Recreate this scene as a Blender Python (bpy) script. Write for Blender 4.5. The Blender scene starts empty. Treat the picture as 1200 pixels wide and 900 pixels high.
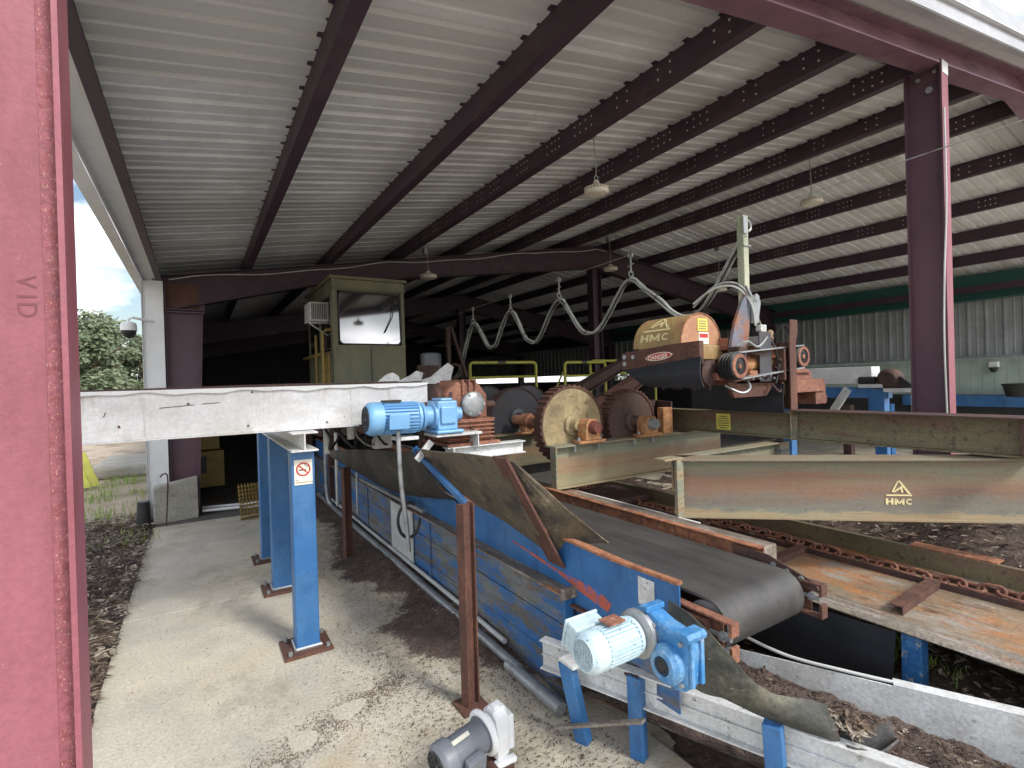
import bpy, bmesh, math, random
from mathutils import Vector, Matrix, noise
random.seed(11)
R = math.radians
scn = bpy.context.scene
col = scn.collection

# ------------------------------------------------------------------ materials
def srgb(r, g, b):
    f = lambda v: (v/255/12.92) if v/255 <= .04045 else ((v/255+.055)/1.055)**2.4
    return (f(r), f(g), f(b), 1)
def C(c):
    return tuple(c) if len(c) == 4 else (*c, 1)
def mat(name, base, layers=(), rough=.6, metal=0, bump=.15, bscale=40, spec=.5, vary=.18, fine=None):
    if fine is None: fine = min(.45, bump*1.1)
    """layers: (colour, scale, lo, hi, stretch, detail[, roughness])"""
    m = bpy.data.materials.new(name); m.use_nodes = True
    nt = m.node_tree; N = nt.nodes; L = nt.links
    b = N['Principled BSDF']; b.inputs['Metallic'].default_value = metal
    b.inputs['Specular IOR Level'].default_value = spec
    tc = N.new('ShaderNodeTexCoord')
    # object-space slow variation
    nv = N.new('ShaderNodeTexNoise'); nv.inputs['Scale'].default_value = 3.1; nv.inputs['Detail'].default_value = 6
    nv.inputs['Roughness'].default_value = .65
    L.new(tc.outputs['Object'], nv.inputs['Vector'])
    mr = N.new('ShaderNodeMapRange'); mr.inputs[1].default_value = .3; mr.inputs[2].default_value = .7
    mr.inputs[3].default_value = 1-vary; mr.inputs[4].default_value = 1+vary
    L.new(nv.outputs['Fac'], mr.inputs[0])
    mul = N.new('ShaderNodeMix'); mul.data_type = 'RGBA'; mul.blend_type = 'MULTIPLY'; mul.inputs[0].default_value = 1
    mul.inputs[6].default_value = C(base); L.new(mr.outputs[0], mul.inputs[7])
    cur = mul.outputs[2]; rcur = None
    for i, ly in enumerate(layers):
        c, sc, lo, hi, st, det = ly[:6]
        mp = N.new('ShaderNodeMapping'); mp.inputs['Scale'].default_value = st
        mp.inputs['Location'].default_value = (3.3*i+1, 7.7*i, 1.9*i)
        L.new(tc.outputs['Object'], mp.inputs[0])
        n = N.new('ShaderNodeTexNoise'); n.inputs['Scale'].default_value = sc; n.inputs['Detail'].default_value = det
        n.inputs['Roughness'].default_value = .7
        L.new(mp.outputs[0], n.inputs['Vector'])
        r = N.new('ShaderNodeMapRange'); r.inputs[1].default_value = lo; r.inputs[2].default_value = hi
        L.new(n.outputs['Fac'], r.inputs[0])
        mx = N.new('ShaderNodeMix'); mx.data_type = 'RGBA'
        L.new(r.outputs[0], mx.inputs[0]); L.new(cur, mx.inputs[6]); mx.inputs[7].default_value = C(c)
        cur = mx.outputs[2]
    if fine:
        nf = N.new('ShaderNodeTexNoise'); nf.inputs['Scale'].default_value = 55; nf.inputs['Detail'].default_value = 8; nf.inputs['Roughness'].default_value = .75
        L.new(tc.outputs['Object'], nf.inputs['Vector'])
        rf = N.new('ShaderNodeMapRange'); rf.inputs[1].default_value = .32; rf.inputs[2].default_value = .68; rf.inputs[3].default_value = 1-fine; rf.inputs[4].default_value = 1+fine
        L.new(nf.outputs['Fac'], rf.inputs[0])
        mf = N.new('ShaderNodeMix'); mf.data_type = 'RGBA'; mf.blend_type = 'MULTIPLY'; mf.inputs[0].default_value = 1
        L.new(cur, mf.inputs[6]); L.new(rf.outputs[0], mf.inputs[7]); cur = mf.outputs[2]
    L.new(cur, b.inputs['Base Color'])
    nb = N.new('ShaderNodeTexNoise'); nb.inputs['Scale'].default_value = bscale; nb.inputs['Detail'].default_value = 6
    nb.inputs['Roughness'].default_value = .65
    L.new(tc.outputs['Object'], nb.inputs['Vector'])
    bp = N.new('ShaderNodeBump'); bp.inputs['Strength'].default_value = bump; bp.inputs['Distance'].default_value = .02
    L.new(nb.outputs['Fac'], bp.inputs['Height']); L.new(bp.outputs[0], b.inputs['Normal'])
    rr = N.new('ShaderNodeMapRange'); rr.inputs[3].default_value = max(.02, rough-.12); rr.inputs[4].default_value = min(1, rough+.15)
    L.new(nv.outputs['Fac'], rr.inputs[0]); L.new(rr.outputs[0], b.inputs['Roughness'])
    return m
A1 = (1, 1, 1)
M = {}
rustc = (.16, .06, .03); orange = (.38, .15, .05); tan = (.36, .27, .15)
M['maroon'] = mat('maroon_paint', (.27, .083, .108), [((.20, .055, .07), .9, .48, .62, (1, 1, .35), 7), ((.33, .2, .17), 1.8, .62, .78, (1, 1, .15), 9), ((.10, .04, .035), 30, .70, .74, A1, 6), ((.34, .125, .155), 1.6, .42, .72, (1, 1, .25), 4), ((.45, .26, .2), 110, .70, .76, (1, 1, .5), 3), ((.19, .045, .06), 2.4, .58, .8, (1, 1, .15), 5)], rough=.5, bump=.12, bscale=120, vary=.08)
M['scale'] = mat('flaked_primer', (.28, .088, .112), [((.24, .065, .075), 30, .5, .6, A1, 5), ((.48, .30, .20), 170, .60, .66, (1, 1, .45), 3)], rough=.6, bump=.3, bscale=150)
M['mdark'] = mat('shaded_maroon', (.085, .045, .065), [((.12, .055, .07), 2, .5, .75, (1, 1, .3), 5)], rough=.5, bump=.08)  # maroon darkened: shade on the columns put into the colour
M['mhaze'] = mat('hazy_maroon_rafter', (.20, .10, .14), [((.30, .19, .24), 1.5, .5, .7, (.3, 1, 2), 6), ((.09, .045, .065), 4, .55, .75, (.4, 1, 1), 5)], rough=.45, bump=.1)  # haze and shade on the rafter blended into its colour
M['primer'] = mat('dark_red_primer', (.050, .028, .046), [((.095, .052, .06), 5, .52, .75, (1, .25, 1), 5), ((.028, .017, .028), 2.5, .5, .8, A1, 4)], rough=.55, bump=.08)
M['hole'] = mat('pale_hole_disc', (.6, .6, .58), bump=0)  # pale roof-toned discs drawn as the punched holes
M['emboss'] = mat('embossed_paint', (.18, .052, .07), bump=.05)
M['roofm'] = mat('white_roof_sheet', (.76, .79, .82), [((.64, .66, .67), 1.3, .48, .72, (1, .4, 1), 5), ((.82, .81, .76), 3, .6, .8, (.3, 4, 1), 4), ((.62, .64, .65), 1.1, .49, .53, (.03, 1, .03), 1), ((.54, .53, .49), .9, .56, .72, (1, 1, 1), 9), ((.40, .37, .32), 3, .66, .78, (3, .6, 1), 9), ((.20, .14, .09), 45, .74, .78, A1, 2)], rough=.42, bump=.05, metal=.05, vary=.12)
M['white'] = mat('dirty_white_paint', (.66, .67, .68), [((.5, .5, .48), 2.5, .5, .8, (1, 1, 1), 6), ((.16, .11, .08), 9, .66, .74, (1, 1, 2), 7)], rough=.5, bump=.08)
M['deckwhite'] = mat('grimy_white_plate', (.66, .67, .68), [((.52, .51, .49), 1.8, .45, .68, (1, 1, 3), 9), ((.40, .37, .33), 2.2, .57, .72, (2.5, 1, .35), 9), ((.22, .14, .10), 7, .65, .71, (1, 1, .5), 8), ((.12, .10, .09), 70, .71, .75, A1, 3)], rough=.5, bump=.12)
M['whiteclean'] = mat('white_trim', (.72, .74, .75), [((.5, .5, .48), 3, .6, .85, (1, 1, .2), 5)], rough=.45, bump=.04, vary=.07)
M['fasciam'] = mat('weathered_white_fascia', (.44, .46, .49), [((.34, .35, .37), 2, .45, .75, (.3, 1, 3), 6)], rough=.5, bump=.04)
M['whiteworn'] = mat('worn_white_steel', (.60, .62, .62), [((.42, .41, .38), 4, .45, .75, A1, 6), ((.10, .06, .045), 16, .61, .7, A1, 8), ((.09, .08, .07), 60, .7, .76, A1, 3)], rough=.5, bump=.2)
M['blue'] = mat('blue_paint', (.03, .135, .34), [((.07, .19, .38), 2.2, .45, .7, A1, 6), ((.025, .075, .19), 5, .54, .7, (1, 1, .3), 8), ((.17, .165, .15), 3.4, .60, .74, (1, 1, .5), 10), ((.16, .08, .05), 22, .66, .71, A1, 6), ((.03, .03, .035), 40, .66, .72, (1, 1, .4), 6)], rough=.42, bump=.1)
M['bluewood'] = mat('weathered_blue_boards', (.03, .13, .33), [((.17, .18, .175), 2.4, .46, .58, (1, .8, 2.4), 10), ((.12, .11, .09), 5, .48, .6, (1, .5, 3), 10), ((.02, .11, .34), 2, .54, .66, (1, .6, 1), 8), ((.16, .12, .08), 7, .56, .66, (1, .7, 1.5), 9), ((.035, .03, .03), 8, .62, .72, (1, .5, 3), 8), ((.3, .27, .2), 3, .66, .74, (1, 2, .6), 7)], rough=.65, bump=.3)
M['lblue'] = mat('sky_blue_enamel', (.17, .38, .64), [((.3, .5, .72), 8, .55, .8, A1, 6), ((.10, .10, .11), 40, .72, .78, A1, 4)], rough=.38, bump=.1)
M['pblue'] = mat('pale_blue_enamel', (.46, .60, .66), [((.62, .68, .70), 6, .5, .7, A1, 6), ((.10, .11, .11), 45, .60, .67, A1, 7), ((.3, .4, .45), 3, .55, .75, A1, 5)], rough=.45, bump=.15)
M['gblue'] = mat('gearbox_blue', (.045, .2, .44), [((.20, .38, .56), 9, .48, .68, A1, 8), ((.55, .45, .46), 24, .63, .69, A1, 6), ((.03, .05, .08), 30, .66, .74, A1, 5)], rough=.4, bump=.15)
M['grey'] = mat('grey_enamel', (.14, .155, .18), [((.3, .28, .25), 50, .66, .75, A1, 4), ((.1, .1, .11), 4, .5, .8, A1, 4)], rough=.4, bump=.06)
M['galv'] = mat('galvanised_steel', (.34, .36, .37), [((.22, .23, .23), 12, .5, .7, A1, 4), ((.2, .13, .08), 20, .68, .76, A1, 5)], rough=.42, metal=.5, bump=.08)
M['rust'] = mat('rusty_steel', (.10, .045, .032), [((.19, .085, .05), 6, .5, .7, (1, 1, .4), 7), ((.05, .024, .02), 4, .5, .72, A1, 6), ((.30, .2, .15), 30, .68, .75, A1, 5)], rough=.75, bump=.35, bscale=70)
M['rustdark'] = mat('dark_rusty_steel', (.06, .032, .028), [((.12, .055, .035), 8, .5, .7, A1, 7), ((.025, .018, .018), 5, .5, .72, A1, 6)], rough=.7, bump=.3, bscale=70)
M['castor'] = mat('orange_casting', (.46, .23, .10), [((.25, .10, .05), 10, .5, .64, A1, 9), ((.5, .36, .22), 16, .56, .7, A1, 7), ((.06, .04, .03), 26, .62, .7, A1, 6)], rough=.65, bump=.3, bscale=80)
M['rustor'] = mat('orange_rust', (.36, .155, .08), [((.20, .08, .045), 9, .48, .6, A1, 9), ((.42, .34, .26), 14, .58, .72, A1, 6), ((.08, .04, .03), 22, .64, .72, A1, 5)], rough=.75, bump=.35, bscale=80)
M['rustpink'] = mat('reddish_brown_casting', (.24, .105, .07), [((.38, .17, .09), 10, .5, .68, A1, 7), ((.14, .05, .035), 8, .5, .7, A1, 7), ((.42, .35, .3), 26, .64, .72, A1, 5), ((.04, .025, .02), 16, .66, .74, A1, 6)], rough=.65, bump=.4, bscale=70)
M['patina'] = mat('patinated_olive_beam', (.21, .145, .10), [((.23, .235, .17), 1.5, .46, .58, (.25, .25, 5), 9), ((.22, .125, .085), 1.4, .5, .6, (.25, .25, 6), 9), ((.11, .12, .14), 2.0, .54, .64, (.4, .4, 6), 10), ((.34, .27, .16), 1.4, .58, .7, (.3, .3, 5), 8), ((.07, .05, .04), 30, .58, .68, (1, 1, 1), 8), ((.3, .25, .17), 60, .66, .72, (.5, .5, 3), 5)], rough=.6, bump=.2)
M['patinagreen'] = mat('patinated_green_beam', (.27, .25, .165), [((.33, .22, .12), 1.5, .48, .58, (.2, .2, 6), 9), ((.17, .2, .165), 1.3, .48, .6, (.2, .2, 7), 9), ((.20, .11, .065), 3, .55, .66, (.4, .4, 5), 9), ((.40, .36, .24), 2.5, .6, .7, (.4, .4, 4), 8), ((.07, .05, .035), 34, .58, .68, A1, 8)], rough=.6, bump=.2)
def banded(name, src, stops):
    m = M[src].copy(); m.name = name; nt = m.node_tree; N = nt.nodes; L = nt.links
    b = N['Principled BSDF']; old = b.inputs['Base Color'].links[0].from_socket
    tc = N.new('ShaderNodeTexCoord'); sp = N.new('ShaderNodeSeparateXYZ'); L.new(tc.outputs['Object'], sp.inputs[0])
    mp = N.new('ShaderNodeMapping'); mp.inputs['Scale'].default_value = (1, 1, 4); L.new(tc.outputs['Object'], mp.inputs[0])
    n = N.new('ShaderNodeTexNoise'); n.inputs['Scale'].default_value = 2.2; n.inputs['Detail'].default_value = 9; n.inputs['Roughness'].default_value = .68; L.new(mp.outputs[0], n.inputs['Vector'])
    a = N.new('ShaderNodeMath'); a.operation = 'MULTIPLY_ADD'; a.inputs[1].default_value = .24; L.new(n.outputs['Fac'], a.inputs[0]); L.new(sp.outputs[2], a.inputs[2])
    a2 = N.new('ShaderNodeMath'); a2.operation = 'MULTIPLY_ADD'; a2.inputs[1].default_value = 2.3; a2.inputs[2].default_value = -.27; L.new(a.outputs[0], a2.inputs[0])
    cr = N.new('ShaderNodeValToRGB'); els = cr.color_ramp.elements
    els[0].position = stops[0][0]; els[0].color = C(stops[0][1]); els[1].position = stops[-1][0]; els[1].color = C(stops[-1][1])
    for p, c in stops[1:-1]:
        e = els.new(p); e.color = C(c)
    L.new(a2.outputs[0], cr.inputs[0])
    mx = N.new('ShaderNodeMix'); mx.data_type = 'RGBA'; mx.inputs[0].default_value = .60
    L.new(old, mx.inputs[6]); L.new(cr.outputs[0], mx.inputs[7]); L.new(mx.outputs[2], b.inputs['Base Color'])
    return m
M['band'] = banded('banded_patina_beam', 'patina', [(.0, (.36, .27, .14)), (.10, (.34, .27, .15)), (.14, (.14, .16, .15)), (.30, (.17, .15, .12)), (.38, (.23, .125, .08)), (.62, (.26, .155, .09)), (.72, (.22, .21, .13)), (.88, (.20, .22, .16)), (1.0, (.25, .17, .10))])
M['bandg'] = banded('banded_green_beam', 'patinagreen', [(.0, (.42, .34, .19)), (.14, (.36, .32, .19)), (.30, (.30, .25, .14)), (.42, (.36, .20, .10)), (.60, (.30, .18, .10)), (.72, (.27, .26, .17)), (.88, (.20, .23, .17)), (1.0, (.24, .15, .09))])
M['olive'] = mat('olive_beam', (.135, .115, .065), [((.18, .17, .10), 1.5, .48, .62, (.3, .3, 4), 9), ((.15, .08, .06), 2.2, .5, .64, (.4, .4, 4), 9), ((.065, .05, .035), 24, .54, .66, A1, 9), ((.26, .24, .16), 50, .64, .7, (1, 1, 1), 5)], rough=.65, bump=.2)
M['cabin'] = mat('drab_green_cabin', (.185, .185, .115), [((.12, .135, .10), 2, .45, .68, (1, 1, .5), 7), ((.26, .21, .11), 3, .55, .72, (1, 1, .25), 9), ((.1, .06, .03), 18, .66, .74, A1, 6)], rough=.6, bump=.12)
M['dustyblack'] = mat('dusty_rubber', (.035, .033, .031), [((.20, .165, .11), 5, .52, .78, (1, 1, 1), 9), ((.09, .08, .065), 2, .45, .7, A1, 7)], rough=.55, bump=.25, bscale=60)
M['strip'] = mat('scuffed_belting', (.045, .046, .038), [((.13, .125, .09), 3, .48, .62, (1, 1, 1), 10), ((.02, .02, .02), 4, .5, .62, A1, 9), ((.32, .29, .22), 22, .64, .70, (.5, .5, 2), 8)], rough=.55, bump=.3, bscale=60)
M['muddy'] = mat('mud_stained_rubber', (.13, .105, .07), [((.045, .04, .035), 5, .48, .62, A1, 9), ((.30, .24, .15), 9, .56, .72, (1, 1, 1), 9), ((.1, .08, .05), 40, .55, .66, A1, 6)], rough=.7, bump=.3, bscale=60)
M['belt'] = mat('grey_conveyor_belt', (.042, .041, .041), [((.08, .076, .07), 3, .45, .7, (1.5, .25, 1), 6), ((.05, .05, .05), 6, .55, .7, (2, .4, 1), 5), ((.3, .28, .26), 90, .73, .77, A1, 2)], rough=.5, bump=.08)
M['black'] = mat('black_rubber', (.012, .013, .015), [((.03, .03, .032), 6, .5, .8, A1, 5)], rough=.5, bump=.06)
M['flap'] = mat('black_flap', (.010, .012, .017), [((.02, .022, .03), 4, .5, .8, A1, 5)], rough=.6, bump=.1)
M['disc_tan'] = mat('tan_disc_face', (.33, .26, .14), [((.17, .13, .08), 4, .45, .68, A1, 8), ((.42, .36, .2), 6, .55, .72, A1, 7), ((.10, .06, .04), 14, .6, .7, A1, 6)], rough=.7, bump=.2)
M['disc_black'] = mat('black_disc_face', (.060, .061, .070), [((.09, .06, .045), 4, .55, .75, A1, 7)], rough=.45, bump=.08)
M['disc_brown'] = mat('brown_disc_face', (.09, .055, .045), [((.17, .09, .06), 5, .5, .7, A1, 7), ((.05, .035, .03), 4, .5, .7, A1, 6)], rough=.6, bump=.15)
M['yellow'] = mat('yellow_paint', (.38, .38, .06), [((.3, .3, .06), 5, .5, .75, A1, 5)], rough=.45, bump=.05)
M['mustard'] = mat('mustard_paint', (.23, .16, .04), [((.1, .07, .03), 5, .52, .75, A1, 6)], rough=.6)
M['pan'] = mat('rusted_pan', (.21, .165, .11), [((.36, .16, .06), 2.0, .46, .6, (1.3, .7, 1), 10), ((.17, .08, .045), 5, .55, .68, (1.5, .6, 1), 8), ((.28, .26, .22), 2.6, .52, .64, (2, .7, 1), 9), ((.42, .24, .09), 7, .6, .7, A1, 8), ((.12, .06, .035), 3, .56, .66, (2.5, .8, 1), 9), ((.05, .03, .02), 28, .67, .73, A1, 6)], rough=.6, bump=.25, bscale=50)
M['panlip'] = mat('worn_grey_lip', (.21, .18, .145), [((.10, .08, .065), 3, .45, .6, (2, .4, 1), 9), ((.32, .29, .26), 6, .52, .64, (3, .5, 1), 9), ((.34, .16, .07), 4, .55, .64, (2, .5, 1), 9)], rough=.65, bump=.4)
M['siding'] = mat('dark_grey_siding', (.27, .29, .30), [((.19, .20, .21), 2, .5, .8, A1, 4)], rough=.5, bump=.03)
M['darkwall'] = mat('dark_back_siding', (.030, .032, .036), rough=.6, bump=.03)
M['green'] = mat('pale_green_panels', (.34, .42, .37), [((.28, .40, .34), 2, .5, .8, A1, 4)], rough=.6, bump=.04)
M['teal'] = mat('teal_eave_beam', (.035, .14, .12), rough=.5)
M['concrete'] = mat('slab_concrete', (.50, .465, .385), [((.37, .35, .30), 1.2, .45, .7, A1, 8), ((.54, .48, .35), .9, .5, .7, A1, 6), ((.30, .26, .19), 2.2, .54, .70, (1, .6, 1), 9), ((.40, .33, .22), 1.1, .56, .72, (.7, 1, 1), 8), ((.15, .12, .09), 26, .62, .72, A1, 8), ((.08, .06, .045), 120, .68, .74, A1, 3)], rough=.75, bump=.25, bscale=60, vary=.1)
M['block'] = mat('block_concrete', (.36, .35, .30), [((.24, .23, .2), 4, .5, .75, (1, 1, 3), 7)], rough=.85, bump=.3)
M['soil'] = mat('bark_soil', (.095, .065, .05), [((.21, .16, .12), 16, .52, .66, A1, 9), ((.035, .025, .02), 8, .5, .68, A1, 8), ((.3, .26, .2), 50, .64, .7, A1, 6)], rough=.9, bump=.9, bscale=30)
M['dust'] = mat('sawdust_dirt', (.10, .070, .058), [((.16, .115, .09), 9, .5, .68, A1, 9), ((.04, .028, .024), 14, .56, .7, A1, 8), ((.38, .32, .27), 95, .68, .74, A1, 4)], rough=.95, bump=.9, bscale=55)
M['chip'] = mat('bark_chip', (.14, .10, .07), [((.34, .29, .23), 6, .5, .56, A1, 2), ((.05, .035, .03), 7, .56, .6, A1, 2)], rough=.9, bump=.1)
M['chipdark'] = mat('dark_bark_chip', (.075, .05, .04), [((.27, .22, .18), 9, .6, .63, A1, 2)], rough=.9, bump=.1)
M['crumb'] = mat('brown_crumb', (.15, .105, .075), [((.07, .05, .035), 9, .5, .6, A1, 2)], rough=.9, bump=.1)
M['gravel'] = mat('pale_yard', (.40, .33, .25), [((.2, .15, .1), .8, .5, .65, A1, 8), ((.08, .12, .03), .35, .56, .66, A1, 6)], rough=.9, bump=.5, bscale=6)
M['leaf'] = mat('tree_foliage', (.12, .155, .085), [((.20, .235, .14), .7, .45, .65, A1, 4), ((.035, .07, .03), .6, .52, .7, A1, 4)], rough=.6, bump=0)
M['grassm'] = mat('grass_blade', (.26, .38, .08), [((.25, .3, .08), 3, .5, .7, A1, 3)], rough=.6, bump=0)
M['bark'] = mat('tree_bark', (.1, .07, .05), rough=.9, bump=.5)
M['signw'] = mat('sign_white', (.75, .73, .62), rough=.5, bump=0, vary=.05)
M['signy'] = mat('sign_yellow', (.68, .62, .12), rough=.5, bump=0, vary=.1)
M['red'] = mat('sign_red', (.5, .04, .04), rough=.5, bump=0, vary=.05)
M['ink'] = mat('sign_black', (.03, .03, .03), rough=.6, bump=0)
M['logo'] = mat('cream_lettering', (.68, .60, .32), [((.2, .14, .07), 60, .62, .7, A1, 5)], rough=.6, bump=0, vary=.06)
M['hoodm'] = mat('tan_painted_hood', (.33, .235, .10), [((.30, .13, .075), 4, .5, .68, A1, 7), ((.42, .33, .16), 5, .56, .72, A1, 6), ((.09, .05, .03), 16, .64, .72, A1, 7)], rough=.6, bump=.2)
M['hoodend'] = mat('orange_hood_end', (.42, .21, .12), [((.5, .34, .2), 6, .5, .7, A1, 7), ((.22, .1, .05), 9, .6, .72, A1, 7)], rough=.65, bump=.15)
M['hose'] = mat('grey_hose', (.28, .30, .28), [((.12, .12, .11), 8, .52, .7, A1, 4)], rough=.5, bump=.1)
M['hosew'] = mat('pale_hose', (.5, .52, .50), rough=.4, bump=.05)
M['lightshade'] = mat('lamp_housing', (.68, .65, .56), [((.3, .26, .2), 5, .5, .8, A1, 4)], rough=.5)
g_ = bpy.data.materials.new('window_glass'); g_.use_nodes = True
b_ = g_.node_tree.nodes['Principled BSDF']; b_.inputs['Base Color'].default_value = (.012, .016, .018, 1)
b_.inputs['Roughness'].default_value = .05; b_.inputs['IOR'].default_value = 3.2
M['glass'] = g_

# ------------------------------------------------------------------ mesh helper
OFF = {}
def tag(o, label=None, cat=None, group=None, kind=None):
    if label: o['label'] = label
    if cat: o['category'] = cat
    if group: o['group'] = group
    if kind: o['kind'] = kind
    return o
def empty(name, loc, label, cat, group=None):
    o = bpy.data.objects.new(name, None); o.empty_display_size = .1
    o.location = loc; col.objects.link(o); OFF[o.name] = Vector(loc)
    return tag(o, label, cat, group)
class B:
    def __init__(s): s.v = []; s.f = []; s.mi = []; s.m = 0; s.T = Matrix.Identity(4)
    def add(s, vs, fs):
        n = len(s.v); s.v += [s.T @ Vector(v) for v in vs]
        s.f += [tuple(i+n for i in f) for f in fs]; s.mi += [s.m]*len(fs); return s
    def box(s, a, b):
        (x0, y0, z0), (x1, y1, z1) = a, b
        return s.add([(x0,y0,z0),(x1,y0,z0),(x1,y1,z0),(x0,y1,z0),(x0,y0,z1),(x1,y0,z1),(x1,y1,z1),(x0,y1,z1)],
                     [(0,3,2,1),(4,5,6,7),(0,1,5,4),(1,2,6,5),(2,3,7,6),(3,0,4,7)])
    def hexa(s, bot, top):
        return s.add(list(bot)+list(top), [(3,2,1,0),(4,5,6,7),(0,1,5,4),(1,2,6,5),(2,3,7,6),(3,0,4,7)])
    def bar(s, p, q, w, h, up=(0,0,1)):
        p, q = Vector(p), Vector(q); d = (q-p).normalized(); up = Vector(up)
        r = d.cross(up)
        if r.length < 1e-4: r = d.cross(Vector((1,0,0)))
        r.normalize(); u = r.cross(d)
        o = [(-w/2,-h/2),(w/2,-h/2),(w/2,h/2),(-w/2,h/2)]
        return s.add([p+r*a+u*b for a,b in o]+[q+r*a+u*b for a,b in o], [(0,1,2,3),(7,6,5,4),(0,4,5,1),(1,5,6,2),(2,6,7,3),(3,7,4,0)])
    def extr(s, p, q, prof, up=(0,0,1), caps=True):
        """extrude closed 2-D profile (r,u) from p to q"""
        p, q = Vector(p), Vector(q); d = (q-p).normalized(); up = Vector(up)
        r = d.cross(up); r.normalize(); u = r.cross(d); n = len(prof)
        vs = [p+r*a+u*b for a,b in prof]+[q+r*a+u*b for a,b in prof]
        fs = [(i,(i+1)%n,(i+1)%n+n,i+n) for i in range(n)]
        if caps: fs += [tuple(range(n))[::-1], tuple(range(n,2*n))]
        return s.add(vs, fs)
    def ibeam(s, p, q, w, h, t=.012, tw=.01, up=(0,0,1)):
        a, b, c = w/2, h/2, tw/2
        return s.extr(p, q, [(-a,-b),(a,-b),(a,-b+t),(c,-b+t),(c,b-t),(a,b-t),(a,b),(-a,b),(-a,b-t),(-c,b-t),(-c,-b+t),(-a,-b+t)], up)
    def cyl(s, p, q, r, r2=None, n=24, caps=True):
        p, q = Vector(p), Vector(q); d = (q-p).normalized(); r2 = r if r2 is None else r2
        x = d.orthogonal().normalized(); y = d.cross(x)
        vs = []
        for c, rad in ((p, r), (q, r2)):
            for i in range(n):
                a = 2*math.pi*i/n; vs.append(c+x*rad*math.cos(a)+y*rad*math.sin(a))
        fs = [(i,(i+1)%n,(i+1)%n+n,i+n) for i in range(n)]
        if caps: fs += [tuple(range(n))[::-1], tuple(range(n,2*n))]
        return s.add(vs, fs)
    def lathe(s, p, d, prof, n=32):
        """prof: (along, radius)"""
        p = Vector(p); d = Vector(d).normalized(); x = d.orthogonal().normalized(); y = d.cross(x); vs = []
        for a, rad in prof:
            for i in range(n):
                t = 2*math.pi*i/n; vs.append(p+d*a+(x*math.cos(t)+y*math.sin(t))*max(rad, 1e-4))
        fs = []
        for k in range(len(prof)-1):
            for i in range(n):
                j = (i+1)%n; fs.append((k*n+i, k*n+j, (k+1)*n+j, (k+1)*n+i))
        fs += [tuple(range(n))[::-1], tuple(range((len(prof)-1)*n, len(prof)*n))]
        return s.add(vs, fs)
    def tube(s, pts, r, n=8):
        pts = [Vector(p) for p in pts]; vs = []; x = None
        for i, p in enumerate(pts):
            d = (pts[min(i+1, len(pts)-1)]-pts[max(i-1, 0)]).normalized()
            if x is None: x = d.orthogonal().normalized()
            x = (x-d*x.dot(d)).normalized(); y = d.cross(x)
            for k in range(n):
                a = 2*math.pi*k/n; vs.append(p+x*r*math.cos(a)+y*r*math.sin(a))
        fs = [(i*n+k, i*n+(k+1)%n, (i+1)*n+(k+1)%n, (i+1)*n+k) for i in range(len(pts)-1) for k in range(n)]
        fs += [tuple(range(n))[::-1], tuple(range((len(pts)-1)*n, len(pts)*n))]
        return s.add(vs, fs)
    def torus(s, c, ax, R_, r, n=24, m=8):
        c = Vector(c); ax = Vector(ax).normalized(); x = ax.orthogonal().normalized(); y = ax.cross(x); vs = []
        for i in range(n):
            a = 2*math.pi*i/n; d = x*math.cos(a)+y*math.sin(a)
            for k in range(m):
                b = 2*math.pi*k/m; vs.append(c+d*(R_+r*math.cos(b))+ax*r*math.sin(b))
        return s.add(vs, [(i*m+k, ((i+1)%n)*m+k, ((i+1)%n)*m+(k+1)%m, i*m+(k+1)%m) for i in range(n) for k in range(m)])
    def sheet(s, rows, thick=.006):
        """rows: list of lists of points -> solid sheet"""
        nr, nc = len(rows), len(rows[0]); P_ = [[Vector(p) for p in r] for r in rows]; top = []; bot = []
        for i in range(nr):
            for j in range(nc):
                du = P_[min(i+1,nr-1)][j]-P_[max(i-1,0)][j]; dv = P_[i][min(j+1,nc-1)]-P_[i][max(j-1,0)]
                nrm = du.cross(dv); nrm = nrm.normalized() if nrm.length > 1e-9 else Vector((0,0,1))
                top.append(P_[i][j]+nrm*thick/2); bot.append(P_[i][j]-nrm*thick/2)
        k = nr*nc; fs = []
        for i in range(nr-1):
            for j in range(nc-1):
                a = i*nc+j; fs.append((a, a+nc, a+nc+1, a+1)); fs.append((k+a, k+a+1, k+a+nc+1, k+a+nc))
        for j in range(nc-1):
            fs.append((j, j+1, k+j+1, k+j)); a = (nr-1)*nc+j; fs.append((a+1, a, k+a, k+a+1))
        for i in range(nr-1):
            a = i*nc; fs.append((a+nc, a, k+a, k+a+nc)); a = i*nc+nc-1; fs.append((a, a+nc, k+a+nc, k+a))
        return s.add(top+bot, fs)
    def poly(s, pts, d):
        """planar polygon extruded by vector d"""
        pts = [Vector(p) for p in pts]; d = Vector(d); n = len(pts)
        return s.add(pts+[p+d for p in pts], [tuple(range(n))[::-1], tuple(range(n, 2*n))]+[(i,(i+1)%n,(i+1)%n+n,i+n) for i in range(n)])
    def build(s, name, mats, parent=None, bevel=0, smooth=False, subd=0):
        off = OFF[parent.name] if parent else Vector((0,0,0))
        me = bpy.data.meshes.new(name); me.from_pydata([v-off for v in s.v], [], s.f)
        if not isinstance(mats, (list, tuple)): mats = [mats]
        for m in mats: me.materials.append(M[m] if isinstance(m, str) else m)
        me.polygons.foreach_set('material_index', s.mi)
        bm = bmesh.new(); bm.from_mesh(me); bmesh.ops.recalc_face_normals(bm, faces=bm.faces); bm.to_mesh(me); bm.free()
        if smooth:
            me.polygons.foreach_set('use_smooth', [True]*len(me.polygons))
        me.update()
        o = bpy.data.objects.new(name, me); col.objects.link(o)
        if parent: o.parent = parent
        OFF[o.name] = Vector(off)
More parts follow.
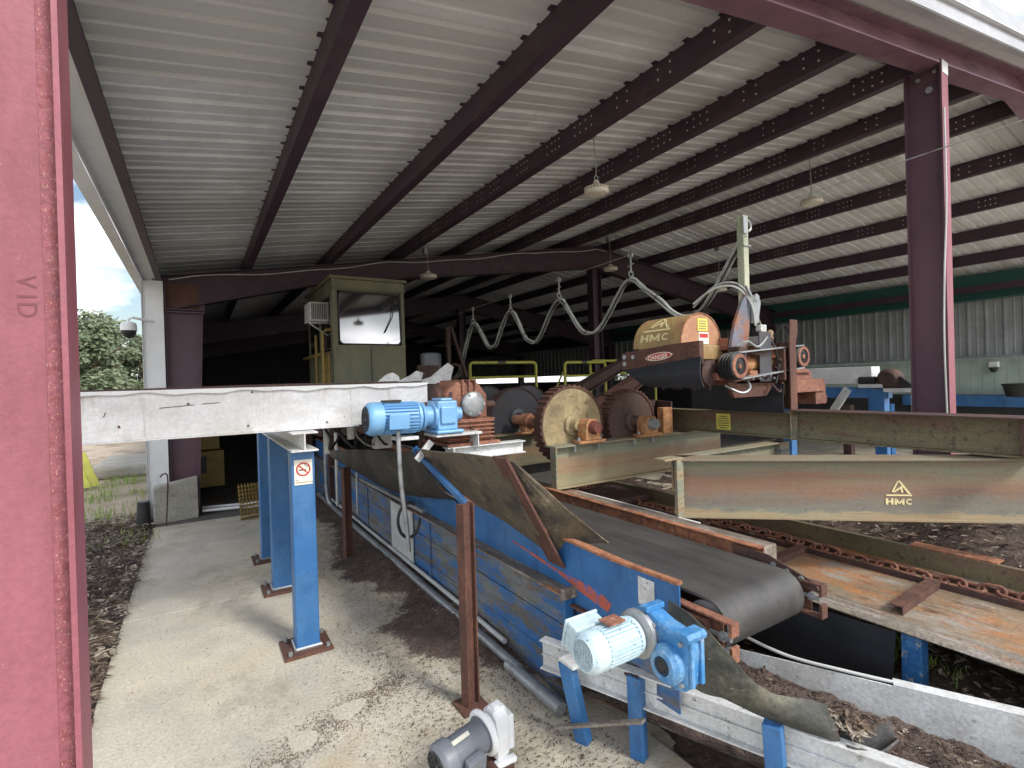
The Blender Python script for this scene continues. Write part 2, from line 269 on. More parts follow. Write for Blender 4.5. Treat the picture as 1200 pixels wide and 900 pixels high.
        if smooth:
            bm = bmesh.new(); bm.from_mesh(me)
            for e in bm.edges:
                if len(e.link_faces) == 2 and e.calc_face_angle(0) > R(38): e.smooth = False
            bm.to_mesh(me); bm.free()
        if bevel:
            md = o.modifiers.new('bevel', 'BEVEL'); md.width = bevel; md.segments = 2; md.limit_method = 'ANGLE'; md.angle_limit = R(50)
        return o
def text(body, parent, name, m, origin, xdir, ydir, size, thick=.002, sx=1, bold=False):
    """flat lettering laid on a surface, built as a mesh part"""
    cu = bpy.data.curves.new(name, 'FONT'); cu.body = body; cu.size = 1; cu.extrude = 0
    if bold: cu.offset = .02
    tmp = bpy.data.objects.new('tmp', cu); col.objects.link(tmp)
    bpy.context.view_layer.update()
    me0 = bpy.data.meshes.new_from_object(tmp.evaluated_get(bpy.context.evaluated_depsgraph_get()))
    xs = [v.co.x for v in me0.vertices]; x0 = min(xs); wid = max(xs)-x0
    x = Vector(xdir).normalized(); y = Vector(ydir).normalized(); n = x.cross(y)
    b = B(); b.v = [Vector(origin)+x*(v.co.x-x0)*size*sx+y*v.co.y*size+n*thick for v in me0.vertices]
    b.f = [tuple(p.vertices) for p in me0.polygons]; b.mi = [0]*len(b.f)
    bpy.data.objects.remove(tmp); bpy.data.meshes.remove(me0); bpy.data.curves.remove(cu)
    return b, wid*size*sx
def textobj(body, parent, name, m, origin, xdir, ydir, size, thick=.002, sx=1, bold=False):
    b, w = text(body, parent, name, m, origin, xdir, ydir, size, thick, sx, bold)
    return b.build(name, m, parent)
def logo(parent, origin, xdir, ydir, w, mname='logo'):
    """triangle over underline over HMC; origin = lower left corner"""
    x = Vector(xdir).normalized(); y = Vector(ydir).normalized(); n = x.cross(y)*.002; o = Vector(origin)
    P_ = lambda a, b_: o+x*a*w+y*b_*w+n
    b = B()
    def q(*pts):
        b.add([P_(*p) for p in pts], [tuple(range(len(pts)))])
    q((.02,.36),(.98,.36),(.98,.43),(.02,.43))
    q((.22,.56),(.44,.98),(.52,1.02),(.30,.56)); q((.46,1.0),(.54,1.02),(.95,.45),(.84,.45))
    q((.30,.56),(.22,.56),(.30,.50),(.56,.66),(.50,.72)); q((.50,.72),(.56,.66),(.58,.50),(.66,.52),(.62,.80))
    def st(p, q_, t=.09):
        (x0_, y0_), (x1_, y1_) = p, q_; dx, dy = x1_-x0_, y1_-y0_; l = math.hypot(dx, dy); nx_, ny_ = -dy/l*t/2, dx/l*t/2
        q((x0_+nx_, y0_+ny_), (x0_-nx_, y0_-ny_), (x1_-nx_, y1_-ny_), (x1_+nx_, y1_+ny_))
    st((.04, 0), (.04, .26)); st((.24, 0), (.24, .26)); st((.08, .13), (.20, .13), .06)
    st((.37, 0), (.37, .26)); st((.65, 0), (.65, .26)); st((.37, .25), (.51, .05), .07); st((.65, .25), (.51, .05), .07)
    arc = [(.88+.10*math.cos(a)*1.05, .13+.10*math.sin(a)) for a in [R(45)+k*R(270)/10 for k in range(11)]]
    for p_a, p_b in zip(arc, arc[1:]): st(p_a, p_b, .06)
    return b.build('logo', mname, parent)
def copy_tree(o, parent=None):
    c = o.copy(); col.objects.link(c); c.parent = parent; OFF[c.name] = OFF[o.name]
    for ch in list(o.children): copy_tree(ch, c)
    return c

# ================================================================== SETTING
def rnd(a, b): return random.uniform(a, b)
g = B(); n = 60; rows = []
xs = [-400,-150,-60,-30,-15,-8,-4,-2,-.9,-.55,2.2,3,4,6,10,16,30,60,150,400]; ys = [-60,-20,-8,-3,0,2,4,6,8,12,18,30,60,150,400]
vs = [(x, y, -.06 if abs(x) < 20 and y < 40 else -.06) for y in ys for x in xs]
nx = len(xs); g.add(vs, [(j*nx+i, j*nx+i+1, (j+1)*nx+i+1, (j+1)*nx+i) for j in range(len(ys)-1) for i in range(nx-1)])
tag(g.build('ground', 'gravel'), kind='structure')
b = B(); b.box((-.55, -3, -.2), (1.9, 5.015, 0)); b.box((-.55, 5.03, -.2), (1.9, 8.3, 0))
b.box((1.91, 6.5, -.2), (14.6, 8.3, -.002)); b.box((5.2, 1.3, -.2), (14.6, 6.49, -.004))
tag(b.build('concrete_slab', 'concrete', bevel=.006), kind='structure')
M['dimfloor'] = mat('shaded_floor', (.12, .11, .10), [((.05, .045, .04), 2, .5, .7, A1, 8)], rough=.6)  # gloom of the shed interior put into the floor colour
b = B(); b.box((-.55, 8.312, -.2), (14.6, 30, 0)); tag(b.build('shed_floor', 'dimfloor'), kind='structure')
# bark soil beds on both sides, low mounds
def mound(name, x0, x1, y0, y1, z0, amp, step, m, edge=.15, seed=0, zf=None):
    nx = int((x1-x0)/step); ny = int((y1-y0)/step); vs = []
    for j in range(ny+1):
        for i in range(nx+1):
            x = x0+(x1-x0)*i/nx; y = y0+(y1-y0)*j/ny
            e = min(x-x0, x1-x, y-y0, y1-y)/edge; e = max(0, min(1, e))
            h = noise.fractal(Vector((x*1.7+seed, y*1.7, seed)), 1, 2, 5)*.5+.5
            z = z0+amp*h*e+(zf(x, y) if zf else 0)
            vs.append((x, y, z))
    nx += 1
    b = B(); b.add(vs, [(j*nx+i, j*nx+i+1, (j+1)*nx+i+1, (j+1)*nx+i) for j in range(ny) for i in range(nx-1)])
    return tag(b.build(name, m, smooth=True), kind='structure')
mound('bark_bed', -4.2, -.556, 1, 9.2, -.05, .09, .07, 'soil', .4, 3)
mound('bark_ground', 1.92, 8, -1.5, 7.5, -.05, .10, .09, 'soil', .5, 9, lambda x, y: .62*max(0, min(1, (x-3.9)/1.1))*max(0, min(1, (7.6-x)/1.4))*max(0, min(1, (3.6-y)/1.2))+.20*max(0, min(1, (x-2.75)/.35))*max(0, min(1, (1.9-y)/.5)))
def dustz(x, y):
    # spoil bank against the conveyor: falls away from the wall, ragged left border
    edge = .98+.30*noise.noise(Vector((y*1.1, 2.2, 0)))+.12*noise.noise(Vector((y*4, 5.2, 0)))
    edge += .10*noise.noise(Vector((x*6, y*9, 1)))+.05*noise.noise(Vector((x*15, y*21, 4)))
    if y < 3.2: edge += (3.2-y)*.75
    if y > 5.6: edge += (y-5.6)*.1
    return -.022+.12*max(-.25, min(1, (x-edge)/.75))
mound('sawdust_bank', .5, 2.0, 1.3, 8.8, .0, .022, .022, 'dust', .05, 5, dustz)

def chips(name, m, count, fn, smin, smax, label, cat):
    b = B()
    for i in range(count):
        p = fn()
        if p is None: continue
        s = rnd(smin, smax); w = s*rnd(.15, .4)
        a = rnd(0, math.pi); t = rnd(-.5, .5)
        d = Vector((math.cos(a), math.sin(a), math.sin(t)*.6)).normalized()*s; r = Vector((-math.sin(a), math.cos(a), rnd(-.5, .5))).normalized()*w
        p = Vector(p)+Vector((0, 0, abs(d.z)*.5+.002)); k = Vector((0, 0, s*.12))
        b.add([p-d-r*.6, p-d*.2+r+k, p+d+r*.3, p+d*.5-r+k], [(0,1,2,3)])
    return tag(b.build(name, m), label, cat, kind='stuff')
def inbed():
    return (-.53-abs(random.gauss(0, 1.2)), rnd(1.2, 9.2), rnd(0.003, .05))
chips('bark_mulch', 'chip', 15000, inbed, .012, .048, 'brown and grey shredded bark lying beside the slab', 'bark')
def inright():
    x, y = rnd(2.2, 6.5), rnd(-.8, 6.5); return (x, y, rnd(.0, .06)+.20*max(0, min(1, (x-2.75)/.35))*max(0, min(1, (1.9-y)/.5))+.62*max(0, min(1, (x-3.9)/1.1))*max(0, min(1, (7.6-x)/1.4))*max(0, min(1, (3.6-y)/1.2)))
chips('bark_litter', 'chip', 17000, inright, .01, .04, 'shredded bark and splinters covering the ground around the debarker', 'bark')
def onbank():
    y = rnd(1.5, 8.5); x = 1.72-abs(random.gauss(0, .42))
    z = dustz(x, y)+.012
    if z < 0:
        if random.random() < .35: return None
        z = .002
    return (x, y, z+.006)
def cover_material():
    m = M['dust']; nt = m.node_tree; N = nt.nodes; L = nt.links; b = N['Principled BSDF']
    old = b.inputs['Base Color'].links[0].from_socket
    at = N.new('ShaderNodeAttribute'); at.attribute_name = 'cover'
    tc = N.new('ShaderNodeTexCoord'); n = N.new('ShaderNodeTexNoise'); n.inputs['Scale'].default_value = 38; n.inputs['Detail'].default_value = 9; n.inputs['Roughness'].default_value = .85
    L.new(tc.outputs['Object'], n.inputs['Vector'])
    a = N.new('ShaderNodeMath'); a.operation = 'MULTIPLY_ADD'; a.inputs[1].default_value = 1.7; a.inputs[2].default_value = -.85; L.new(n.outputs['Fac'], a.inputs[0])
    a2 = N.new('ShaderNodeMath'); a2.operation = 'ADD'; L.new(a.outputs[0], a2.inputs[0]); L.new(at.outputs['Fac'], a2.inputs[1])
    r = N.new('ShaderNodeMapRange'); r.inputs[1].default_value = .42; r.inputs[2].default_value = .55; L.new(a2.outputs[0], r.inputs[0])
    mx = N.new('ShaderNodeMix'); mx.data_type = 'RGBA'; mx.inputs[6].default_value = (.40, .36, .28, 1); L.new(r.outputs[0], mx.inputs[0]); L.new(old, mx.inputs[7]); L.new(mx.outputs[2], b.inputs['Base Color'])
    me = bpy.data.objects['sawdust_bank'].data
    at_ = me.attributes.new('cover', 'FLOAT', 'POINT')
    at_.data.foreach_set('value', [max(0, min(1, (v.co.z-.002)/.045)) for v in me.vertices])
M['dustplain'] = M['dust'].copy()
cover_material()
chips('wood_chips', 'chipdark', 15000, onbank, .004, .013, 'dark wood chips spilled on the slab along the conveyor', 'wood chips')
def onslab():
    u = random.random()
    if u < .55:   # swept band that curves across the slab
        t_ = rnd(0, 1); x = -.05+1.25*t_; y = 2.45+1.05*t_-.42*t_*t_+random.gauss(0, .05+.07*(1-t_))
        if noise.noise(Vector((x*6, y*6, 0))) < -.1: return None
    elif u < .8:
        x = 1.05+random.gauss(0, .2); y = rnd(2.3, 3.7)
    else:
        x = rnd(-.5, 1.3); y = rnd(1.6, 8)
    return (x, y, .001) if -.54 < x < 1.7 else None
chips('loose_crumbs', 'crumb', 14000, onslab, .0022, .007, 'scattered bark crumbs strewn over the pale concrete walkway', 'bark crumbs')
# grass
def grass(name, count, fn, h0, h1, label, zb=-.02):
    b = B()
    for i in range(count):
        x, y = fn(); h = rnd(h0, h1); a = rnd(0, 6.28); w = h*.035+.001; l = rnd(.1, .6)*h
        d = Vector((math.cos(a), math.sin(a), 0)); s = Vector((-d.y, d.x, 0))*w; p = Vector((x, y, zb))
        b.add([p-s, p+s, p+d*l*.3+s*.8+Vector((0,0,h*.6)), p+d*l*.3-s*.8+Vector((0,0,h*.6)), p+d*l+Vector((0,0,h))], [(0,1,2,3),(3,2,4)])
    return tag(b.build(name, 'grassm'), label, 'grass', kind='stuff')
clumps = [(rnd(3.25, 4.6), rnd(.3, 1.5)) for _ in range(44)]
def fg():
    c = random.choice(clumps); return c[0]+random.gauss(0, .06), c[1]+random.gauss(0, .06)
grass('grass_tufts', 2400, fg, .03, .11, 'green grass tufts growing in the bark under the rusty pan', .17)
cl2 = [(-rnd(.75, 4), rnd(7.5, 16)) for _ in range(120)]
def fg2():
    c = random.choice(cl2); return c[0]+random.gauss(0, .15), c[1]+random.gauss(0, .15)
grass('grass_patch', 5000, fg2, .04, .13, 'patchy green grass growing behind the bark bed at left')

# ================================================================== STEEL BUILDING
EX, EZ, SL, RX = -.45, 3.45, .165, 7.7          # eave, slope, ridge
def pz(x):  # underside of the purlins
    return EZ+SL*(x-EX) if x <= RX else EZ+SL*(RX-EX)-SL*(x-RX)
FY, BY = 1.6, 30
bld = empty('steel_shed', (0, 8.8, 0), 'open sided maroon steel frame shed with white ribbed roof sheets over the machinery', 'building')
def roofside(xa, xb):
    b = B(); prof = []
    y = FY
    while y < BY:
        prof += [(y, 0), (y+.10, 0), (y+.115, .008), (y+.135, .008), (y+.15, 0), (y+.235, 0), (y+.256, .028), (y+.292, .028)]
        y += .305
    top = []; k = len(prof)
    vs = [(xa, py, pz(xa)+.205+pzz) for py, pzz in prof]+[(xb, py, pz(xb)+.205+pzz) for py, pzz in prof]
    b.add(vs, [(i, i+1, k+i+1, k+i) for i in range(k-1)])
    for xs_ in [xa+.3+k*1.22 for k in range(int((xb-xa)/1.22)+1)]:
        pass
    # weather side: a plain deck a little above
    b.add([(xa, FY, pz(xa)+.26), (xb, FY, pz(xb)+.26), (xb, BY, pz(xb)+.26), (xa, BY, pz(xa)+.26)], [(0,1,2,3)])
    return b
roofside(EX-.15, RX).build('roof_sheet', 'roofm', bld)
roofside(RX, 15.3).build('roof_sheet', 'roofm', bld)
def purlin(x, side=1, holes=True, m='primer'):
    b = B(); z = pz(x); y0, y1 = 1.93, BY
    s = side
    prof = [(x-.09*s, z+.2), (x-.09*s, z), (x, z), (x, z+.02)]
    t = .004
    # web, bottom flange, lip, top flange as thin boxes
    def bx(xa, xb, za, zb): b.box((min(xa, xb), y0, za), (max(xa, xb), y1, zb))
    bx(x-.09*s-t/2, x-.09*s+t/2, z, z+.2)
    bx(x-.09*s+t/2*s, x, z, z+t); bx(x-t*s, x, z+t, z+.02)
    bx(x-.09*s-t/2*s, x-.12*s, z+.2-t, z+.2)
    if holes:
        b.m = 1; y = 2.1+rnd(0, .25)
        while y < 8.3:
            if not (x < 2 and y > 2.0) :
                for grp in ((0, .09, .18), (.0,)):
                    pass
                for dy in random.choice(((0, .08, .16, .24), (0, .12), (0, .06, .12, .2))):
                    for dz in (.055, .135):
                        c = Vector((x-.09*s-(t/2+.0015)*(1 if s > 0 else 1), y+dy, z+dz))
                        if s < 0: c.x = x+.09-t/2-.0015
                        b.add([c+Vector((0, math.cos(a)*.0095, math.sin(a)*.0095)) for a in [k*math.pi/4 for k in range(8)]], [tuple(range(8))])
            y += rnd(.42, .62)
    return b.build('purlin', [m, 'hole'], bld)
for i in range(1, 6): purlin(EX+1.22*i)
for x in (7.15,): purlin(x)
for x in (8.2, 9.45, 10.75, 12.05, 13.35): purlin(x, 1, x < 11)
b = B(); b.box((7.3, 1.95, pz(7.3)+.02), (7.36, BY, pz(7.3)+.05)); b.build('ridge_strut', 'whiteworn', bld)
# eave struts
b = B(); b.box((-.45, FY+.05, 3.36), (-.44, 8.75, 3.64)); b.box((-.44, FY+.05, 3.36), (-.38, 8.75, 3.366)); b.build('eave_strut', 'primer', bld)
b = B(); b.box((-.60, FY, 3.40), (-.452, 30, 3.406)); b.box((-.606, FY, 3.34), (-.60, 30, 3.62)); b.box((-.70, FY, 3.33), (-.606, 30, 3.336)); b.box((-.706, FY, 3.33), (-.70, 30, 3.5)); b.build('gutter', 'whiteclean', bld)
b = B(); b.box((14.62, 1.9, 3.28), (14.70, BY, pz(14.62)+.19)); b.box((14.45, 1.9, 3.272), (14.70, BY, 3.28)); b.build('eave_beam', 'teal', bld)
b = B(); b.box((14.3, 1.9, 3.56), (14.61, BY, 3.566)); b.box((14.3, 1.9, 3.42), (14.306, BY, 3.56)); b.build('eave_strut', 'primer', bld)
# frames
def rafter(y, depth, m, w=.2, ends=(EX, 15.0), t=.014, name='rafter'):
    """depth: list of (x, depth below purlin line + ), top flange at purlin underside + off"""
    b = B()
    xs = [d[0] for d in depth]
    for k in range(len(depth)-1):
        (xa, ta, ba), (xb, tb, bb) = depth[k], depth[k+1]
        z = lambda x, o: pz(x)+o
        def slab(o1a, o2a, o1b, o2b, ya, yb):
            b.hexa([(xa, ya, z(xa, o1a)), (xb, ya, z(xb, o1b)), (xb, yb, z(xb, o1b)), (xa, yb, z(xa, o1a))],
                   [(xa, ya, z(xa, o2a)), (xb, ya, z(xb, o2b)), (xb, yb, z(xb, o2b)), (xa, yb, z(xa, o2a))])
        slab(ta-t, ta, tb-t, tb, y-w/2, y+w/2)
        slab(ba, ba+t, bb, bb+t, y-w/2, y+w/2)
        slab(ba+t, ta-t, bb+t, tb-t, y-.006, y+.006)
    return b.build(name, m, bld)
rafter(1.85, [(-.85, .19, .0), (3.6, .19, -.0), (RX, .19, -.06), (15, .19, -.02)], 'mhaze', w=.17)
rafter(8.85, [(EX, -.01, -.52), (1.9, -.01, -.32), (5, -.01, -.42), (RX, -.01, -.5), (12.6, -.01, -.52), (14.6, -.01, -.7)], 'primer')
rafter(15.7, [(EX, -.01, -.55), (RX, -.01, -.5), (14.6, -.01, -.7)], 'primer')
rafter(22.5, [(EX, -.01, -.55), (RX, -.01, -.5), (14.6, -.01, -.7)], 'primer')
# gable fascia at the open end
def fascia(xa, xb):
    b = B()
    z = pz
    def pl(o1, o2, ya, yb, m=0):
        b.m = m
        b.hexa([(xa, ya, z(xa)+o1), (xb, ya, z(xb)+o1), (xb, yb, z(xb)+o1), (xa, yb, z(xa)+o1)],
               [(xa, ya, z(xa)+o2), (xb, ya, z(xb)+o2), (xb, yb, z(xb)+o2), (xa, yb, z(xa)+o2)])
    pl(.20, .204, 1.60, 1.76, 1)
    pl(.12, .20, 1.594, 1.60); pl(.12, .126, 1.55, 1.594); pl(.126, .23, 1.544, 1.55); pl(.23, .236, 1.52, 1.55); pl(.236, .375, 1.514, 1.52); pl(.24, .25, 1.51, 1.514, 1)
    pl(.375, .38, 1.514, 1.64)
    return b.build('fascia', ['fasciam', 'roofm'], bld)
fascia(-.8, RX); fascia(RX, 15.3)
# columns
def hcol(name, x, y, z1, axis, d, w, m, t=.012, tw=.008, z0=0, plate=True, top=None):
    b = B()
    up = (0, 1, 0) if axis == 'y' else (1, 0, 0)
    # flanges separated along 'axis'
    b.ibeam((x, y, z0), (x, y, z1), w, d, t, tw, up)
    if plate: b.box((x-.2, y-.2, z0), (x+.2, y+.2, z0+.02))
    return b.build(name, m, bld)
# near left corner column (web towards us), inner flange at x=-.30
b = B(); b.ibeam((-.575, 1.955, 0), (-.575, 1.955, 3.36), .15, .54, .014, .008, (1, 0, 0)); b.box((-.9, 1.85, 0), (-.25, 2.06, .02))
c1 = b.build('column', 'maroon', bld)
# flaked strip on the web
b = B(); b.box((-.365, 1.9465, .02), (-.318, 1.9505, 3.34)); b.build('flaked_strip', 'scale', c1)
for ch, zz in (('V', 2.005), ('I', 1.945), ('D', 1.895)):
    pass
for ch, zt_ in (('V', 2.142), ('I', 2.084), ('D', 2.062)): textobj(ch, c1, 'embossed_letter', 'emboss', (-.424, 1.951, zt_), (0, 0, -1), (1, 0, 0), .062, .0015)
# frame column at Y=8.85, tapered
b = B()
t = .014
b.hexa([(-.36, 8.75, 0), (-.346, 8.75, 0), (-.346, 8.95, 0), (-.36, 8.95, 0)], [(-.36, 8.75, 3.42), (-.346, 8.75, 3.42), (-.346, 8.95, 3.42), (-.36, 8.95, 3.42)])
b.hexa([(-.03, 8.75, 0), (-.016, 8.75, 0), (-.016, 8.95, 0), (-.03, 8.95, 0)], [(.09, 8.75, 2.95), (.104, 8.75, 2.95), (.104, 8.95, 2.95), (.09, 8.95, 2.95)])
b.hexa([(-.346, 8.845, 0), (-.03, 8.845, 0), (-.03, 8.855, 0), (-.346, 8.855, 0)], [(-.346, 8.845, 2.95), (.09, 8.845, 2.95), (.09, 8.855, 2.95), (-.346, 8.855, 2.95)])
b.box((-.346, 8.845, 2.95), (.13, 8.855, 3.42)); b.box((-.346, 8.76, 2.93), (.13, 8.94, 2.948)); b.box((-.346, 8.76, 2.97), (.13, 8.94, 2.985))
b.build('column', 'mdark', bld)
b = B(); b.box((-.34, 8.838, 2.99), (.06, 8.844, 3.36)); b.build('haunch_plate', 'rust', bld)
# end-wall column under the rafter, X=5.5
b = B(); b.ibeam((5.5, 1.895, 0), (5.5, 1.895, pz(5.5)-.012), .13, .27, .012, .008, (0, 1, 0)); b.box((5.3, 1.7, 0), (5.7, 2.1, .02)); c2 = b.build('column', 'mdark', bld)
b = B(); b.box((5.435, 1.7565, .02), (5.565, 1.7605, pz(5.5)-.02)); b.build('lit_flange', 'maroon', c2)  # thin added cover; brighter maroon paints the light on the near flange
b = B(); b.box((5.44, 1.752, pz(5.5)-.12), (5.56, 1.7562, pz(5.5)-.014)); b.build('column_tab', 'whiteworn', c2)
for y_, z_, r_ in ((1.86, 4.22, .028), (1.82, 4.36, .016), (1.94, 4.34, .016)):
    b = B(); b.cyl((5.494, y_, z_), (5.475, y_, z_), r_, n=12); b.build('bolt', 'galv', c2, smooth=True)
for x in (7.7, 14.4):
    for y in (8.85, 15.7, 22.5):
        b = B(); b.ibeam((x, y, 0), (x, y, pz(x)-.5), .2, .25, .014, .01, (1, 0, 0)); b.build('column', 'primer', bld)
b = B(); b.ibeam((-.2, 15.7, 0), (-.2, 15.7, 3.0), .2, .3, .014, .01, (1, 0, 0)); b.build('column', 'primer', bld)
# white wall corner and left wall behind it
b = B()
b.box((-.62, 8.70, 0), (-.372, 8.705, 3.36)); b.box((-.625, 8.66, 0), (-.62, 8.705, 3.36)); b.box((-.378, 8.705, 0), (-.372, 8.74, 3.36)); b.box((-.60, 8.69, 0), (-.592, 8.70, 3.36))
b.build('corner_trim', 'whiteclean', bld)
def ribwall(name, x, y0, y1, z0, z1, m, side=-1, axis='x'):
    prof = []; y = y0
    while y < y1:
        prof += [(y, 0), (y+.1, 0), (y+.112, .007), (y+.13, .007), (y+.142, 0), (y+.23, 0), (y+.25, .032), (y+.28, .032), (y+.30, 0)]
        y += .305
    b = B(); k = len(prof)
    if axis == 'x': f = lambda p, z: (x+side*p[1], p[0], z)
    else: f = lambda p, z: (p[0], x+side*p[1], z)
    b.add([f(p, z0) for p in prof]+[f(p, z1) for p in prof], [(i, i+1, k+i+1, k+i) for i in range(k-1)])
    return b.build(name, m, bld)
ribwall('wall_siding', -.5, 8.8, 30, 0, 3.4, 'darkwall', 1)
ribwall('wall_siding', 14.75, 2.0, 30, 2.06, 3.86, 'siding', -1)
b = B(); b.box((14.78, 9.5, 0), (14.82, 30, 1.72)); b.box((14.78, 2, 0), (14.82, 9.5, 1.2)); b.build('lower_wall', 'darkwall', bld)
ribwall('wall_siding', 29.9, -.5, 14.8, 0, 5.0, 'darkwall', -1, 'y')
b = B(); b.box((14.66, 2, 2.0), (14.76, 30, 2.06)); b.box((14.55, 2, 2.0), (14.66, 30, 2.012)); b.build('wall_girt', 'siding', bld)
b = B()
y = 2.2
while y < 9.4:
    b.box((14.80, y, 1.2), (14.83, y+.195, 2.0)); y += .2
b.build('panel_wall', 'green', bld)
b = B(); b.box((14.5, 2.0, .95), (14.77, 5.6, 1.19)); b.build('base_beam', 'blue', bld)
# cable clipped along the second frame
b = B(); pts = []
for i in range(60):
    x = -.3+i*.14; pts.append((x, 8.72, pz(x)-.06-.05*abs(math.sin(x*1.1))+.01*math.sin(x*5)))
b.tube(pts, .008, 6); b.build('clipped_cable', 'hosew', bld)

# ================================================================== PENDANT LAMPS
def pendant(x, y, z, ceil, label, r=.15):
    e = empty('pendant_lamp', (x, y, z), label, 'lamp', 'round pendant lamps hung from the purlins')
    b = B(); b.lathe((x, y, z), (0, 0, 1), [(-.0, r*.9), (.012, r), (.03, r), (.045, r*.86), (.075, r*.62), (.10, r*.3), (.13, r*.2), (.132, 0)], 28)
    b.build('housing', 'lightshade', e, smooth=True)
    b = B(); b.lathe((x, y, z-.004), (0, 0, 1), [(0, r*.72), (.003, r*.74), (.004, 0)], 28); b.build('lens', 'signw', e)
    b = B()
    for k in range(24):
        a = k*math.pi/12; b.box((0,0,0), (0,0,0)) if False else b.bar((x+math.cos(a)*r*.6, y+math.sin(a)*r*.6, z+.05), (x+math.cos(a)*r*.95, y+math.sin(a)*r*.95, z+.035), .008, .05)
    b.build('cooling_fins', 'lightshade', e)
    b = B(); b.torus((x, y, z+.155), (0, 1, 0), .022, .005, 14, 6); b.tube([(x, y, z+.175), (x+.004, y, (z+ceil)/2), (x-.02, y, ceil)], .006, 6); b.build('cord', 'hose', e, smooth=True)
    b = B(); b.box((x-.08, y-.05, ceil-.02), (x-.02, y+.05, ceil+.10)); b.build('junction_box', 'galv', e, bevel=.004)
    return e
pendant(3.28, 3.70, 3.55, pz(3.28)+.03, 'round white pendant lamp hanging over the log deck from the third purlin', .115)
pendant(7.2, 3.78, 4.09, pz(7.2)+.02, 'round pendant lamp hanging near the ridge beside the tall green mast', .14)
pendant(3.53, 8.45, 3.66, pz(3.53), 'small dusty pendant lamp hanging just right of the operator cabin roof', .15)
pendant(7.7, 8.3, 4.14, pz(7.6), 'small pendant lamp hanging under the second frame near the ridge', .15)
pendant(9.6, 7.0, 3.6, pz(9.6), 'dim pendant lamp hanging above the hood of the debarking head', .15)

# ================================================================== BLUE POSTS + WHITE TROUGH (LOG DECK)
posts = [(.60, 3.8, 'tall blue square post with a no smoking sign, nearest of the three'), (.60, 5.03, 'middle blue square post on a rusty base plate'), (.60, 5.99, 'farthest of the three blue square posts under the white trough')]
for i, (x, y, lab) in enumerate(posts):
    e = empty('support_post', (x, y, 0), lab, 'post', 'blue posts under the white trough')
    b = B(); b.box((x-.075, y-.075, .02), (x+.075, y+.075, 1.37)); b.build('post', 'blue', e, bevel=.008)
    b = B(); b.box((x-.16, y-.15, 0), (x+.15, y+.15, .02)); b.build('base_plate', 'rust', e, bevel=.004)
    b = B()
    for sx in (-1, 1):
        for sy in (-1, 1): b.cyl((x+sx*.12, y+sy*.115, .02), (x+sx*.12, y+sy*.115, .045), .014, n=6); 
    b.tube([(x-.08, y-.08, .03), (x+.08, y-.08, .03), (x+.08, y+.08, .03), (x-.08, y+.08, .03), (x-.08, y-.08, .03)], .012, 6)
    b.build('weld_and_bolts', 'galv', e)
x, y = .6, 3.8
e = empty('no_smoking_sign', (x, y-.08, 1.25), 'small white no smoking sign with red ring stuck on the nearest blue post', 'sign')
b = B(); b.box((x-.058, y-.081, 1.14), (x+.058, y-.0775, 1.31)); b.build('sign_plate', 'signw', e)
b = B(); b.torus((x, y-.082, 1.245), (0, 1, 0), .042, .005, 28, 6); b.bar((x-.03, y-.083, 1.275), (x+.03, y-.083, 1.215), .003, .008); b.build('red_ring', 'red', e)
b = B(); b.box((x-.03, y-.0822, 1.237), (x+.018, y-.0815, 1.245)); b.tube([(x+.02, y-.082, 1.25), (x+.028, y-.082, 1.262), (x+.012, y-.082, 1.268), (x+.01, y-.082, 1.28)], .0016, 5); b.build('cigarette', 'ink', e)
for k, (s_, z_) in enumerate((('NO', 1.168), ('SMOKING IN THIS', 1.152))):
    textobj(s_, e, 'lettering', 'ink', (x-.05, y-.081, z_), (1, 0, 0), (0, 0, 1), .014)
# cap I beam along A
t_ = empty('cap_beam', (.6, 3.65, 1.37), 'white steel beam lying along the tops of the blue posts', 'beam')
b = B(); b.ibeam((.60, 3.62, 1.438), (.60, 6.4, 1.438), .17, .13, .012, .01); b.build('beam', 'whiteworn', t_, bevel=.002)
# deck trough
dk = empty('log_deck_trough', (.3, 3.9, 1.5), 'long white steel trough crossing above the walkway on blue posts', 'trough')
b = B(); b.box((-1.9, 3.80, 1.515), (1.55, 3.815, 1.812)); b.box((-1.9, 3.775, 1.507), (1.0, 3.90, 1.515))
b.box((-1.9, 4.9, 1.515), (1.55, 4.915, 1.80)); b.box((-1.9, 3.815, 1.517), (1.5, 4.9, 1.525))
b.build('side_plate', 'deckwhite', dk, bevel=.003)
for x_ in (-.28, .95):
    b = B(); b.box((x_, 3.7965, 1.53), (x_+.006, 3.7995, 1.80)); b.build('weld_seam', 'whiteworn', dk)
for x_, z_ in ((-.05, 1.72), (.28, 1.56), (.31, 1.78), (.78, 1.55), (1.2, 1.78), (-.4, 1.6)):
    b = B(); b.cyl((x_, 3.7995, z_), (x_, 3.793, z_), .007, n=8); b.build('plug_bolt', 'rust', dk)
b = B(); b.sheet([[(x_, 3.785+.0, 1.815+.004*math.sin(x_*3)) for x_ in [-1.9+.1*k for k in range(35)]], [(x_, 3.86, 1.815+.004*math.sin(x_*3)) for x_ in [-1.9+.1*k for k in range(35)]]], .022); b.build('top_flange', 'rustdark', dk)
b = B(); b.sheet([[(x_, 3.783, 1.80-.012*(1+math.sin(x_*7)*math.sin(x_*17))) for x_ in [-1.9+.05*k for k in range(70)]], [(x_, 3.783, 1.812) for x_ in [-1.9+.05*k for k in range(70)]]], .004); b.build('rim_paint', 'whiteclean', dk)
# scratch marks
for (xa, za, xb, zb) in ((-.2, 1.70, -.02, 1.712), (.02, 1.715, .12, 1.72), (-.47, 1.66, -.46, 1.69)):
    b = B(); b.bar((xa, 3.7985, za), (xb, 3.7985, zb), .002, .004); b.build('scratch', 'rustdark', dk)
